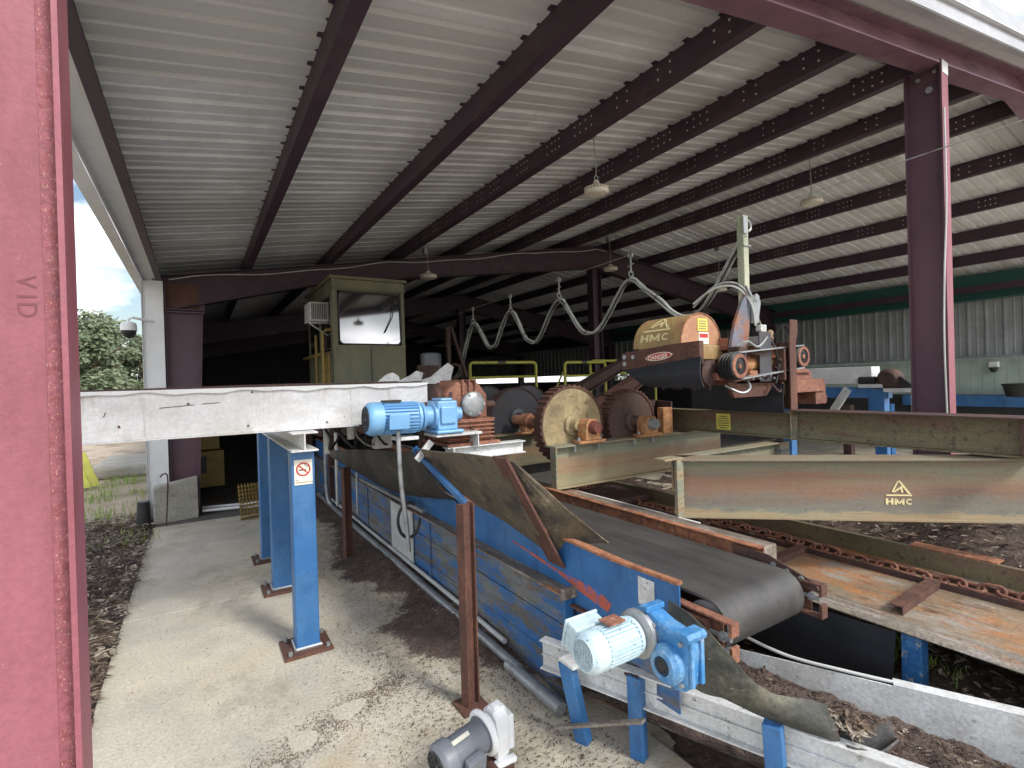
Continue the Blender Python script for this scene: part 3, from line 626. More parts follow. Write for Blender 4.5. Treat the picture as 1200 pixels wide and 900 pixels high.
# white plates standing at deck end
def tooth(pts, y, lab):
    o = B(); o.poly([(x_, y, z_) for x_, z_ in pts], (0, .02, 0)); q = o.build('deck_plate', 'whiteworn', None, bevel=.002)
    return tag(q, lab, 'plate', 'white plates standing up from the log deck')
tooth([(1.22, 1.83), (1.40, 1.83), (1.39, 1.87), (1.34, 1.90), (1.29, 1.885)], 4.0, 'small white plate poking up in front of the operator cabin')
tooth([(1.46, 1.82), (1.70, 1.83), (1.72, 1.90), (1.66, 1.92), (1.60, 1.88)], 4.3, 'slanted white plate poking up at the cabin corner')
tooth([(1.86, 1.82), (2.12, 1.82), (2.16, 1.96), (2.10, 2.0), (2.0, 1.93)], 4.6, 'tall white notched plate just right of the operator cabin')
tooth([(1.58, 1.80), (1.95, 1.80), (1.90, 1.88), (1.80, 1.86)], 4.35, 'low rust stained white plate leaning beside the gearbox')

# ================================================================== OPERATOR CABIN
cb = empty('operator_cabin', (1.8, 8.2, 1.4), 'olive green operator cabin with rounded windows on a raised platform', 'cabin')
X0, X1, Y0, Y1, Z0, Z1 = 1.76, 2.87, 7.9, 9.9, 1.2, 3.42
b = B(); 
b.box((X0, Y0, Z0), (X1, Y0+.04, 2.42)); b.box((X0, Y0, 3.25), (X1, Y0+.04, Z1)); b.box((X0, Y0, 2.42), (X0+.068, Y0+.04, 3.25)); b.box((X1-.058, Y0, 2.42), (X1, Y0+.04, 3.25))
b.box((X0, Y0+.04, Z0), (X0+.04, Y1, 2.35)); b.box((X0, Y0+.04, 3.2), (X0+.04, Y1, Z1)); b.box((X0, Y0+.04, 2.35), (X0+.04, Y0+.2, 3.2)); b.box((X0, Y0+.95, 2.35), (X0+.04, Y0+1.05, 3.2)); b.box((X0, Y1-.1, 2.35), (X0+.04, Y1, 3.2))
b.box((X1-.04, Y0+.04, Z0), (X1, Y1, Z1)); b.box((X0+.04, Y1-.04, Z0), (X1-.04, Y1, Z1))
b.build('cabin_wall', 'cabin', cb, bevel=.006)
b = B(); b.box((X0-.05, Y0-.05, Z1), (X1+.04, Y1+.05, Z1+.05)); b.build('roof', 'cabin', cb, bevel=.02)
b = B(); b.box((X0-.01, Y0-.012, 2.40), (X1+.005, Y0, 2.425)); b.box((X0-.012, Y0-.01, Z0), (X0+.03, Y0-.002, Z1)); b.build('trim', 'cabin', cb, bevel=.003)
def rrect(x0, x1, z0, z1, r, n=5):
    pts = []
    for cx, cz, a0 in ((x1-r, z1-r, 0), (x0+r, z1-r, 90), (x0+r, z0+r, 180), (x1-r, z0+r, 270)):
        for k in range(n+1):
            a = R(a0+90*k/n); pts.append((cx+r*math.cos(a), cz+r*math.sin(a)))
    return pts
fr = rrect(X0+.07, X1-.06, 2.43, 3.24, .08); fi = rrect(X0+.09, X1-.08, 2.45, 3.22, .065)
b = B(); nfr = len(fr)
for ya in (Y0-.018,):
    b.add([(x_, ya, z_) for x_, z_ in fr]+[(x_, ya, z_) for x_, z_ in fi]+[(x_, Y0+.03, z_) for x_, z_ in fr]+[(x_, Y0+.03, z_) for x_, z_ in fi],
          [(i, (i+1)%nfr, nfr+(i+1)%nfr, nfr+i) for i in range(nfr)]+[(i, (i+1)%nfr, 2*nfr+(i+1)%nfr, 2*nfr+i) for i in range(nfr)]+[(nfr+i, nfr+(i+1)%nfr, 3*nfr+(i+1)%nfr, 3*nfr+i) for i in range(nfr)])
wf = b.build('window', 'black', cb)
b = B(); b.poly([(x_, Y0-.004+.026*(z_-2.465)/.71, z_) for x_, z_ in fi], (0, .004, 0)); b.build('pane', 'glass', wf)
b = B(); b.box((X0-.006, Y0+.2, 2.37), (X0+.03, Y0+.95, 2.40)); b.box((X0-.006, Y0+.2, 3.17), (X0+.03, Y0+.95, 3.2)); b.box((X0-.006, Y0+.56, 2.4), (X0+.03, Y0+.59, 3.17)); wf2 = b.build('window', 'rustdark', cb)
b = B(); b.box((X0+.01, Y0+.2, 2.4), (X0+.016, Y0+.95, 3.17)); b.box((X0+.01, Y0+1.05, 2.4), (X0+.016, Y1-.1, 3.17)); b.build('pane', 'glass', wf2)
b = B(); b.box((X0-.02, Y0+.3, Z0), (X0-.002, Y0+.9, 2.33)); b.build('door', 'mustard', cb, bevel=.004)
b = B(); b.box((X0-.01, Y0-.05, 3.27), (X1+.01, Y0-.002, 3.29)); b.build('drip_rail', 'cabin', cb, bevel=.004)
for k in range(7):
    b = B(); x_ = X0+.05+k*.168; b.cyl((x_, Y0, 2.36), (x_, Y0-.008, 2.36), .008, n=6); b.build('rivet', 'rustdark', cb)
b = B(); b.box((X0+.55, Y0-.006, Z0), (X0+.562, Y0-.001, 2.39)); b.build('panel_seam', 'rustdark', cb)
b = B(); b.box((X0-.03, Y0+.26, 1.6), (X0-.004, Y0+.30, 1.72)); b.build('hinge', 'galv', cb)
b = B(); b.tube([(X1-.16, Y0-.03, 3.2), (X1-.22, Y0-.035, 2.86), (X1-.34, Y0-.03, 2.62)], .008, 6); b.build('wiper', 'ink', cb)
ac = empty('air_conditioner', (1.6, 8.6, 2.85), 'boxy pale window air conditioner bracketed on the cabin side', 'air conditioner')
b = B(); b.box((1.50, 8.3, 2.82), (1.785, 8.75, 3.12)); b.build('casing', 'whiteworn', ac, bevel=.012)
b = B()
for k in range(9): b.box((1.53+k*.026, 8.29, 2.85), (1.54+k*.026, 8.2985, 3.09))
b.build('grille', 'ink', ac)
b = B(); b.bar((1.48, 8.36, 2.80), (1.785, 8.36, 2.80), .03, .02); b.bar((1.5, 8.36, 2.79), (1.785, 8.36, 2.6), .02, .02); b.build('bracket', 'galv', ac)
def railing(name, pts_list, r, m, label, cat, group=None):
    e = empty(name, pts_list[0][0], label, cat, group)
    b = B()
    for p in pts_list: b.tube(p, r, 8)
    b.build('frame', m, e, smooth=True)
    return e
cage = railing('cabin_railing', [[(1.62, 8.0, 1.3), (1.62, 8.0, 2.62), (1.68, 8.0, 2.66), (1.76, 8.0, 2.66)], [(1.62, 8.5, 1.3), (1.62, 8.5, 2.62)], [(1.70, 8.0, 1.3), (1.70, 8.0, 2.3)], [(1.62, 8.0, 2.3), (1.62, 9.6, 2.3)]], .022, 'mustard', 'yellow ladder railing beside the cabin door', 'railing')
# cabin platform legs
pf = empty('cabin_platform', (2.3, 8.8, 0), 'dark steel platform carrying the operator cabin', 'platform')
b = B(); b.box((1.5, 7.75, 1.08), (3.3, 10.1, 1.2)); b.build('deck', 'rustdark', pf)
for x_ in (1.7, 3.1):
    for y_ in (7.95, 9.9):
        b = B(); b.box((x_-.06, y_-.06, 0), (x_+.06, y_+.06, 1.08)); b.build('leg', 'rustdark', pf)

# ================================================================== BELT CONVEYOR
cv = empty('belt_conveyor', (2.1, 1.5, 0), 'long blue sided belt conveyor with worn grey rubber belt and rusty rims', 'conveyor')
b = B()
yb = 2.28
widths = []
y = yb
while y < 9.5:
    y2 = min(9.5, y+1.28)
    for z_ in (.0, .215, .43):
        b.box((1.70+rnd(0, .004), y+.004, z_+.003), (1.74, y2-.004, z_+.212 if z_ < .4 else .615))
    y = y2
b.build('board_side', 'bluewood', cv, bevel=.004)
b = B(); b.box((1.742, yb, 0), (1.76, 9.5, .6)); b.build('backing', 'rustdark', cv)
for y_ in (3.56, 4.2, 4.84, 6.12, 7.4):
    b = B(); b.box((1.686, y_-.012, .0), (1.702, y_+.012, .60)); b.build('batten', 'bluewood', cv, bevel=.002)
b = B(); b.box((1.69, yb-.02, .02), (1.75, yb-.002, .62)); b.build('end_board', 'blue', cv, bevel=.002)
b = B(); b.box((1.66, yb-.02, .617), (1.79, 9.5, .629)); b.build('ledge', 'panlip', cv)
b = B(); b.box((1.655, yb-.05, .60), (1.76, yb-.022, .66)); b.build('ledge_cap', 'panlip', cv, bevel=.004)
b = B(); b.box((1.752, 1.52, .56), (1.76, 9.5, .895)); b.build('side_plate', 'blue', cv)
b = B(); b.box((1.782, 1.56, .30), (1.79, 2.3, .56)); b.build('lower_plate', 'bluewood', cv)
b = B(); b.box((1.72, 1.56, .548), (1.782, 2.26, .558)); b.build('rust_flange', 'rust', cv)
b = B(); b.sheet([[(1.735+.004*math.sin(y_*5), y_, .9+.004*math.sin(y_*9)) for y_ in [1.52+.1*k for k in range(80)]], [(1.775, y_, .9+.004*math.sin(y_*9+1)) for y_ in [1.52+.1*k for k in range(80)]]], .014); b.build('rim', 'rustor', cv)
# peeled red paint marks
b = B(); b.add([(1.7505, 2.2, .64), (1.7505, 1.98, .61), (1.7505, 1.95, .66), (1.7505, 2.05, .70), (1.7505, 2.35, .70), (1.7505, 2.9, .75), (1.7505, 2.9, .74), (1.7505, 2.35, .675)], [(0,1,2,3,4,7), (4,5,6,7)]); b.build('red_paint_patch', mat('faded_red_paint', (.42, .1, .06), [((.03, .14, .4), 12, .5, .6, A1, 6)], rough=.6), cv)
b = B(); b.box((1.748, 1.66, .735), (1.751, 1.76, .865)); b.build('decal', 'whiteworn', cv)
# right side rail and the grey ledge beside it
b = B(); b.box((2.495, 1.6, .70), (2.503, 9.5, .90)); b.box((2.455, 1.6, .893), (2.495, 9.5, .90)); b.build('right_rail', 'rustor', cv)
b = B(); b.box((2.51, 1.65, .60), (2.70, 9.5, .865)); b.build('rail_box', 'panlip', cv, bevel=.01)
b = B(); b.box((2.702, 2.2, .72), (2.76, 9.5, .85)); b.build('white_edge', 'whiteworn', cv, bevel=.004)
# belt with head pulley
PY, PZ, PR = 1.45, .735, .105
rows = []
prof = [(9.5, PZ+PR)]+[(y_, PZ+PR) for y_ in [8, 6.5, 5, 4, 3, 2.5, 2, 1.7]]+[(PY-math.sin(a)*PR, PZ+math.cos(a)*PR) for a in [k*math.pi/14 for k in range(15)]]+[(2.2, PZ-PR+.01), (4, PZ-PR), (9.5, PZ-PR)]
b = B(); b.sheet([[(x_, py, pz_+(.006 if abs(x_-2.115) > .27 and pz_ > PZ else 0)) for x_ in (1.83, 1.85, 1.95, 2.1, 2.25, 2.39, 2.40)] for py, pz_ in prof], .011)
b.build('belt', 'belt', cv, smooth=True)
b = B(); b.cyl((1.84, PY, PZ), (2.39, PY, PZ), .095, n=32); b.cyl((1.55, PY, PZ), (2.55, PY, PZ), .025, n=16); b.build('head_pulley', 'galv', cv, smooth=True)
# take-up brackets
def takeup(xa, parent, up):
    b = B()
    b.box((xa-.01, PY-.16, PZ+.065), (xa+.035, PY+.42, PZ+.075)); b.box((xa-.01, PY-.16, PZ-.085), (xa+.035, PY+.42, PZ-.075)); b.box((xa+.03, PY-.10, PZ-.075), (xa+.035, PY+.42, PZ+.065))
    b.box((xa-.012, PY-.17, PZ-.085), (xa+.036, PY-.155, PZ-.02)); b.box((xa-.012, PY-.17, PZ+.02), (xa+.036, PY-.155, PZ+.075))
    f = b.build('take_up_frame', 'rustpink' if up else 'rust', parent, bevel=.002)
    b = B(); b.cyl((xa+.012, PY-.15, PZ), (xa+.012, PY+.35, PZ), .010, n=10)
    for k in range(3): b.cyl((xa+.012, PY-.12+k*.11, PZ), (xa+.012, PY-.10+k*.11, PZ), .021, n=6)
    b.build('tension_bolt', 'galv', f)
    b = B(); b.box((xa-.02, PY-.05, PZ-.05), (xa+.025, PY+.06, PZ+.05)); b.cyl((xa-.035, PY, PZ), (xa-.02, PY, PZ), .035, n=16); b.build('bearing', 'rust', f, bevel=.006)
takeup(1.785, cv, True); takeup(2.45, cv, False)
b = B(); b.poly([(2.45, PY-.13, PZ+.075), (2.45, PY-.15, PZ+.03), (2.45, PY+.3, PZ+.05), (2.45, PY+.3, PZ+.15), (2.45, PY+.1, PZ+.145)], (.008, 0, 0)); b.build('slotted_plate', 'rustdark', cv, bevel=.002)
b = B()
for k in range(3): b.cyl((2.455, PY-.07+k*.07, PZ+.075+k*.014), (2.444, PY-.07+k*.07, PZ+.075+k*.014), .014, n=12)
b.build('slot_bolt', 'galv', cv)
b = B(); b.box((1.98, PY+.05, .12), (2.06, PY+.14, .64)); b.build('head_leg', 'grey', cv)
# white access panel on the boards
b = B(); b.box((1.682, 4.60, .05), (1.692, 5.22, .60)); b.build('access_panel', 'whiteworn', cv)
b = B(); b.bar((1.64, 4.2, .70), (1.64, 6.2, .68), .03, .03); b.bar((1.64, 5.9, .66), (1.70, 5.9, .66), .03, .02); b.build('grab_bar', 'galv', cv)

# chute flare sheets, brackets
def smooth_pts(pts, n):
    out = []
    for k in range(n):
        t = k/(n-1)*(len(pts)-1); i = min(int(t), len(pts)-2); f = t-i
        p0 = Vector(pts[max(i-1, 0)]); p1 = Vector(pts[i]); p2 = Vector(pts[i+1]); p3 = Vector(pts[min(i+2, len(pts)-1)])
        out.append(.5*((2*p1)+(-p0+p2)*f+(2*p0-5*p1+4*p2-p3)*f*f+(-p0+3*p1-3*p2+p3)*f**3))
    return out
def drape(name, top, bot, bulge, m, label, cat, thick=.008, nu=24, nv=10, group=None):
    T = smooth_pts(top, nu); Bt = smooth_pts(bot, nu); rows = []
    for i in range(nv):
        f = i/(nv-1); rows.append([T[k].lerp(Bt[k], f)+Vector(bulge)*math.sin(math.pi*f)+Vector((1, 0, 0))*.006*noise.noise(Vector((k*.4, i*.5, 2))) for k in range(nu)])
    b = B(); b.sheet(rows, thick)
    o = b.build(name, m, None, smooth=True)
    return tag(o, label, cat, group) if label else o
drape('rubber_skirt', [(1.36, 6.45, 1.03), (1.38, 5.6, 1.12), (1.40, 4.6, 1.21), (1.40, 3.62, 1.29)],
      [(1.40, 6.42, 1.0), (1.56, 5.9, .80), (1.66, 4.9, .74), (1.70, 3.55, .90)], (-.04, 0, -.05), 'dustyblack', 'long black rubber skirt sagging along the conveyor behind the blue posts', 'rubber sheet', group='rubber sheets along the conveyor')
drape('rubber_skirt', [(1.39, 3.68, 1.32), (1.40, 3.3, 1.33), (1.40, 2.9, 1.36), (1.395, 2.41, 1.385)],
      [(1.52, 3.62, 1.14), (1.70, 3.3, .92), (1.73, 2.9, .86), (1.75, 2.41, .76)], (-.015, 0, -.02), 'muddy', 'mud streaked rubber sheet flaring over the conveyor rim beside the rust bar', 'rubber sheet', group='rubber sheets along the conveyor')
drape('rubber_skirt', [(1.40, 2.38, 1.385), (1.42, 2.36, 1.375), (1.45, 2.34, 1.36)],
      [(1.765, 2.39, .80), (1.83, 2.27, .87), (1.93, 2.16, .885)], (-.0, -.03, -.02), 'muddy', 'narrow curled end of rubber sheet lying over the rim past the rust bar', 'rubber sheet', group='rubber sheets along the conveyor')
fb = empty('flare_bracket', (1.74, 3.66, .88), 'blue angle bracket holding up the rubber sheet', 'bracket')
b = B(); b.bar((1.745, 3.66, .86), (1.385, 3.66, 1.32), .012, .12, (0, 1, 0)); b.bar((1.745, 3.69, .86), (1.385, 3.69, 1.32), .05, .01, (0, 1, 0)); b.build('bracket_arm', 'blue', fb)
fb = empty('flare_bracket', (1.74, 2.4, .8), 'flat rusty bar clamping the rubber sheet, slanting above the blue rim', 'bracket')
b = B(); b.bar((1.745, 2.40, .735), (1.385, 2.40, 1.39), .014, .15, (0, 1, 0)); b.build('bracket_arm', 'rust', fb)

def ipost(x, y, h, lab):
    e = empty('rusty_post', (x, y, 0), lab, 'post', 'rusty steel posts beside the conveyor')
    b = B(); b.ibeam((x, y, 0), (x, y, h), .065, .08, .010, .008, (1, .25, 0)); b.build('post', 'rust', e, bevel=.002)
    b = B(); b.box((x-.08, y-.08, 0), (x+.08, y+.08, .014)); b.build('base_plate', 'rust', e, bevel=.003)
    return e
ipost(1.25, 2.57, 1.13, 'dark rusty steel post standing in the sawdust, nearest the camera')
ipost(1.28, 5.4, .97, 'dark rusty steel post farther back beneath the long black skirt')
b = B(); b.bar((1.27, 2.60, 1.12), (1.42, 3.62, 1.24), .03, .035); tag(b.build('blue_strut', 'blue', None, bevel=.004), 'blue strut running back from the nearest rusty post under the rubber sheet', 'strut')

# ground pipes
def gpipe(name, pts, r, m, lab, grp='pipes lying along the conveyor'):
    b = B(); b.tube(smooth_pts(pts, 30), r, 10); return tag(b.build(name, m, None, smooth=True), lab, 'pipe', grp)
gpipe('ground_pipe', [(1.60, 8.6, .10), (1.585, 6.5, .10), (1.59, 4.5, .09), (1.60, 2.62, .075)], .028, 'galv', 'thick grey pipe lying in the sawdust along the conveyor')
gpipe('ground_pipe', [(1.66, 8.0, .13), (1.66, 6, .12), (1.665, 4, .115), (1.67, 2.9, .10)], .018, 'hosew', 'thin pale pipe lying between the thick pipe and the blue boards')
gpipe('ground_pipe', [(1.585, 2.72, .06), (1.60, 2.2, .05)], .036, 'galv', 'broken short grey pipe end lying by the nearest rusty post')
gpipe('conduit_riser', [(1.60, 7.6, .1), (1.55, 7.7, .3), (1.55, 7.7, 1.3)], .025, 'galv', 'grey conduit rising under the trough behind the signed post', None)
gpipe('conduit_riser', [(1.52, 6.9, .25), (1.52, 6.9, 1.2)], .02, 'hosew', 'thin pale conduit rising beside the farther rusty post', None)
gpipe('conduit_riser', [(1.62, 6.3, .25), (1.62, 6.3, .9)], .012, 'hosew', 'slim pale conduit standing just left of the farther rusty post', None)

# ================================================================== MOTORS
def motor(name, p, d, up, L, r, mbody, label, boxside=None, mcowl=None, fins=True, grp=None, fan='mesh', bpos=.52, bs=1.0):
    """p = fan end centre, d = axis"""
    p = Vector(p); d = Vector(d).normalized(); up = Vector(up); s = d.cross(up).normalized(); up = s.cross(d)
    e = empty(name, p, label, 'motor', grp)
    mc = mcowl or mbody
    b = B(); b.lathe(p, d, [(0, r*.80), (.006, r*.88), (L*.05, r*.97), (L*.09, r), (L*.26, r), (L*.27, r*.9), (L*.275, .01)], 36); cw = b.build('fan_cowl', mc, e, smooth=True)
    b = B()
    if fan == 'mesh':
        for k in range(-6, 7):
            q = k*r*.115; w = math.sqrt(max(0, (r*.76)**2-q*q))
            if w > .01:
                b.bar(p-d*.004+s*q-up*w, p-d*.004+s*q+up*w, .003, .003, d); b.bar(p-d*.005+up*q-s*w, p-d*.005+up*q+s*w, .003, .003, d)
        b.torus(p-d*.003, d, r*.76, .004, 28, 6); b.build('fan_guard', mc, cw)
        b = B(); b.cyl(p-d*.001, p-d*.0005, r*.75, n=28); b.build('fan_opening', 'ink', cw)
    else:
        for rr in (.2, .38, .56, .72): b.torus(p-d*.003, d, r*rr, r*.035, 28, 6)
        for k in range(8):
            a = k*math.pi/4; v = s*math.cos(a)+up*math.sin(a); b.bar(p-d*.003+v*r*.15, p-d*.003+v*r*.75, .006, .006, d)
        b.build('fan_guard', 'ink', cw)
    b = B(); b.lathe(p, d, [(L*.275, .01), (L*.276, r*.84), (L*.9, r*.84), (L*.905, r*.95), (L*.96, r*.95), (L*.965, r*.7), (L, r*.68), (L+.001, .01)], 36)
    if fins:
        for k in range(28):
            a = 2*math.pi*k/28+.05; v = s*math.cos(a)+up*math.sin(a)
            b.bar(p+d*L*.29+v*r*.9, p+d*L*.89+v*r*.9, .006, r*.18, v)
    b.build('body', mbody, e, smooth=False)
    # terminal box
    v = boxside or s
    v = Vector(v).normalized(); w = d.cross(v).normalized()
    c = p+d*L*bpos+v*r*1.06*(1+.12*(bs-1)); hw = L*.17*bs
    b = B()
    def bx(c, a, bb, cc):
        vs = [c+d*i*a+w*j*bb+v*k*cc for k in (-1, 1) for i, j in ((-1,-1),(1,-1),(1,1),(-1,1))]
        b.hexa(vs[:4], vs[4:])
    bx(c, hw, r*.42*bs, r*.22*bs); b.build('terminal_box', mbody, e, bevel=.008)
    b = B(); bx(c+v*r*.26*bs, hw*1.08, r*.46*bs, r*.05*bs); b.build('box_lid', mbody, e, bevel=.006)
    return e
# (1) upper motor on the trough end
m1 = motor('electric_motor', (.995, 3.58, 1.565), (1, 0, -.012), (0, 0, 1), .40, .118, 'lblue', 'sky blue electric motor with ribbed body bolted below the white trough end', boxside=(-.1, -1, -.12), fan='ring')
b = B(); b.box((1.12, 3.53, 1.675), (1.24, 3.63, 1.692)); b.build('name_plate', 'ink', m1)
# (2) its worm reducer
gr = empty('gear_reducer', (1.5, 3.58, 1.45), 'sky blue gear reducer between the upper motor and the rusty gearbox', 'gearbox')
b = B(); b.lathe((1.395, 3.58, 1.56), (1, 0, 0), [(0, .10), (.02, .105), (.03, .075), (.08, .075), (.09, .1), (.11, .1), (.111, .01)], 28)
b.build('input_flange', 'lblue', gr, smooth=True)
b = B(); b.box((1.50, 3.49, 1.455), (1.66, 3.70, 1.67)); b.box((1.52, 3.47, 1.50), (1.64, 3.49, 1.63)); b.box((1.48, 3.46, 1.43), (1.70, 3.72, 1.455)); b.box((1.53, 3.5, 1.67), (1.63, 3.68, 1.69)); b.build('body', 'lblue', gr, bevel=.012)
b = B(); b.lathe((1.66, 3.60, 1.565), (1, 0, 0), [(0, .085), (.02, .085), (.03, .05), (.07, .05)], 24); b.build('output_hub', 'lblue', gr, smooth=True)
# (3) big rusty gearbox
gb = empty('rusty_gearbox', (1.95, 3.75, 1.3), 'large rust brown gearbox with ribbed lower case and pale round cover', 'gearbox')
b = B()
b.box((1.70, 3.62, 1.335), (2.10, 4.05, 1.50)); b.build('lower_case', 'rustpink', gb, bevel=.02)
b = B()
b.add([], []) 
prof = [(1.72, 1.50), (2.07, 1.50), (2.07, 1.70), (2.0, 1.80), (1.80, 1.81), (1.70, 1.72)]
b.poly([(x_, 3.64, z_) for x_, z_ in prof], (0, .40, 0)); b.build('upper_case', 'rustpink', gb, bevel=.025)
b = B(); b.lathe((1.72, 3.85, 1.63), (-1, 0, 0), [(0, .17), (.05, .165), (.07, .12), (.09, .06), (.14, .055)], 28); b.build('input_housing', 'rustdark', gb, smooth=True)
b = B()
for k in range(5): b.box((1.705, 3.595, 1.36+k*.032), (2.105, 4.07, 1.372+k*.032))
for k in range(3): b.box((1.84+k*.055, 3.62, 1.70), (1.855+k*.055, 4.05, 1.825))
b.box((1.69, 3.61, 1.495), (2.12, 4.06, 1.515)); b.box((1.68, 3.57, 1.31), (2.14, 4.1, 1.335)); b.build('ribs', 'rustpink', gb, bevel=.004)
b = B(); b.lathe((1.925, 3.60, 1.63), (0, -1, 0), [(-.03, .10), (.0, .10), (.012, .088), (.02, .05), (.022, .01)], 32); cvp = b.build('round_cover', 'galv', gb, smooth=True)
b = B()
for k in range(6):
    a = k*math.pi/3; b.cyl((1.925+.082*math.cos(a), 3.595, 1.63+.082*math.sin(a)), (1.925+.082*math.cos(a), 3.58, 1.63+.082*math.sin(a)), .011, n=6)
b.build('cover_bolt', 'galv', cvp)
b = B(); b.cyl((1.90, 3.60, 1.43), (1.90, 3.585, 1.43), .018, n=12); b.cyl((2.08, 3.7, 1.62), (2.16, 3.7, 1.62), .03, n=16); b.box((1.73, 3.634, 1.66), (1.76, 3.637, 1.73)); b.build('oil_plug', 'rustdark', gb)
gb.location.x -= .07
# support frame under the gearbox
sf = empty('drive_bracket', (1.8, 3.6, 1.2), 'white steel bracket frame carrying the rusty gearbox', 'bracket')
b = B(); b.ibeam((1.60, 3.60, 1.26), (2.30, 3.60, 1.26), .10, .10, .01, .008); b.bar((1.36, 3.58, 1.24), (1.48, 3.58, 1.37), .05, .02, (0, 1, 0)); b.box((1.48, 3.48, 1.405), (1.86, 3.72, 1.425)); b.box((1.82, 3.48, 1.31), (1.83, 3.7, 1.405)); b.box((1.20, 3.52, 1.40), (1.36, 3.66, 1.425)); b.box((1.62, 3.50, 1.21), (1.635, 3.6, 1.31))
b.build('frame', 'whiteworn', sf, bevel=.003)
# conduit drop and loop hose
gpipe('motor_conduit', [(1.205, 3.52, 1.47), (1.215, 3.52, 1.1), (1.25, 3.53, .8), (1.27, 3.55, .60)], .016, 'galv', 'grey conduit dropping from the upper blue motor', None)
b = B(); c = Vector((1.33, 3.7, .78)); pts = [c+Vector((.095*math.cos(a)*.9, 0, .13*math.sin(a))) for a in [R(60)+k*R(300)/24 for k in range(25)]]
b.tube(pts, .012, 8); tag(b.build('loop_hose', 'black', None, smooth=True), 'black loop of cable hanging by the grey conduit', 'hose')
# clutter of pipes and wiring under the trough end
cw = empty('wiring_bundle', (1.1, 4.4, 1.4), 'tangle of black cables and small fittings under the white trough end', 'cables')
for k in range(7):
    x0_ = .86+k*.07; b = B(); b.tube(smooth_pts([(x0_, 4.4, 1.5), (x0_+rnd(-.05, .1), 4.35, 1.38), (x0_+rnd(.0, .2), 4.4, 1.28), (x0_+rnd(.1, .3), 4.5, 1.40)], 14), rnd(.006, .014), 6); b.build('cable', random.choice(['black', 'black', 'hose']), cw, smooth=True)
b = B(); b.cyl((1.08, 4.35, 1.36), (1.08, 4.35, 1.5), .03, n=12); b.build('fitting', 'whiteworn', cw)
b = B(); b.cyl((.9, 4.4, 1.25), (.9, 4.4, 1.5), .022, n=10); b.build('fitting', 'whiteworn', cw)
b = B(); b.box((1.3, 4.4, 1.25), (1.45, 4.5, 1.37)); b.build('fitting', 'whiteworn', cw)

# (4) pale blue gear motor at the pulley
mm = motor('electric_motor', (1.13, 1.46, .80), (1, .02, .0), (0, 0, 1), .29, .086, 'pblue', 'pale blue ribbed electric motor with mesh fan guard beside the belt pulley', boxside=(0, 1, .28), bpos=.30, bs=1.7)
b = B(); b.box((1.25, 1.43, .893), (1.34, 1.50, .901)); b.build('peeled_label', 'rustpink', mm)
g2 = empty('pulley_gearbox', (1.5, 1.35, .7), 'blue shaft mounted gearbox with peeling paint driving the belt pulley', 'gearbox')
def side(pts, x0, x1): 
    return [(x0, y_, z_) for y_, z_ in pts], (x1-x0, 0, 0)
b = B()
outl = [(1.57, .80), (1.55, .87), (1.49, .905), (1.42, .895), (1.36, .875), (1.26, .86), (1.225, .855), (1.215, .80), (1.225, .66), (1.25, .625), (1.30, .61), (1.36, .64), (1.46, .70), (1.545, .735)]
p_, d_ = side(outl, 1.48, 1.57); b.poly(p_, d_); b.build('body', 'gblue', g2, bevel=.018)
b = B(); b.poly([(1.465, y_, z_) for y_, z_ in [(1.27, .88), (1.215, .88), (1.20, .868), (1.206, .845), (1.27, .862)]], (.115, 0, 0)); b.build('cover_rib', 'gblue', g2, bevel=.004)
b = B(); b.box((1.468, 1.43, .893), (1.582, 1.47, .918)); b.build('cover_rib', 'gblue', g2, bevel=.004)
b = B(); b.box((1.485, 1.206, .66), (1.505, 1.222, .85)); b.build('cover_rib', 'gblue', g2, bevel=.003)
b = B(); b.box((1.545, 1.206, .66), (1.565, 1.222, .85)); b.build('cover_rib', 'gblue', g2, bevel=.003)
b = B(); b.lathe((1.48, 1.32, .722), (-1, 0, 0), [(-.02, .088), (.03, .082), (.04, .068), (.048, .062), (.049, .04), (.03, .038), (.02, .036)], 32); hb = b.build('output_hub', 'gblue', g2, smooth=True)
b = B(); b.torus((1.430, 1.32, .722), (1, 0, 0), .030, .004, 24, 6); b.cyl((1.4305, 1.32, .722), (1.434, 1.32, .722), .022, n=20); b.build('bore', 'ink', hb)
b = B(); b.lathe((1.42, 1.465, .80), (1, 0, 0), [(0, .082), (.015, .105), (.03, .105), (.04, .085), (.07, .085), (.08, .1), (.10, .1)], 30); b.build('motor_adapter', 'galv', g2, smooth=True)
b = B(); b.cyl((1.48, 1.25, .83), (1.465, 1.25, .83), .010, n=8); b.cyl((1.48, 1.40, .85), (1.465, 1.40, .85), .012, n=8); b.cyl((1.48, 1.25, .66), (1.465, 1.25, .66), .010, n=8); b.build('plug', 'galv', g2)

for o_ in (mm, g2):
    pv = Vector((1.44, 1.44, .80)); o_.scale = (.88,)*3; o_.location = pv+(Vector(o_.location)-pv)*.88
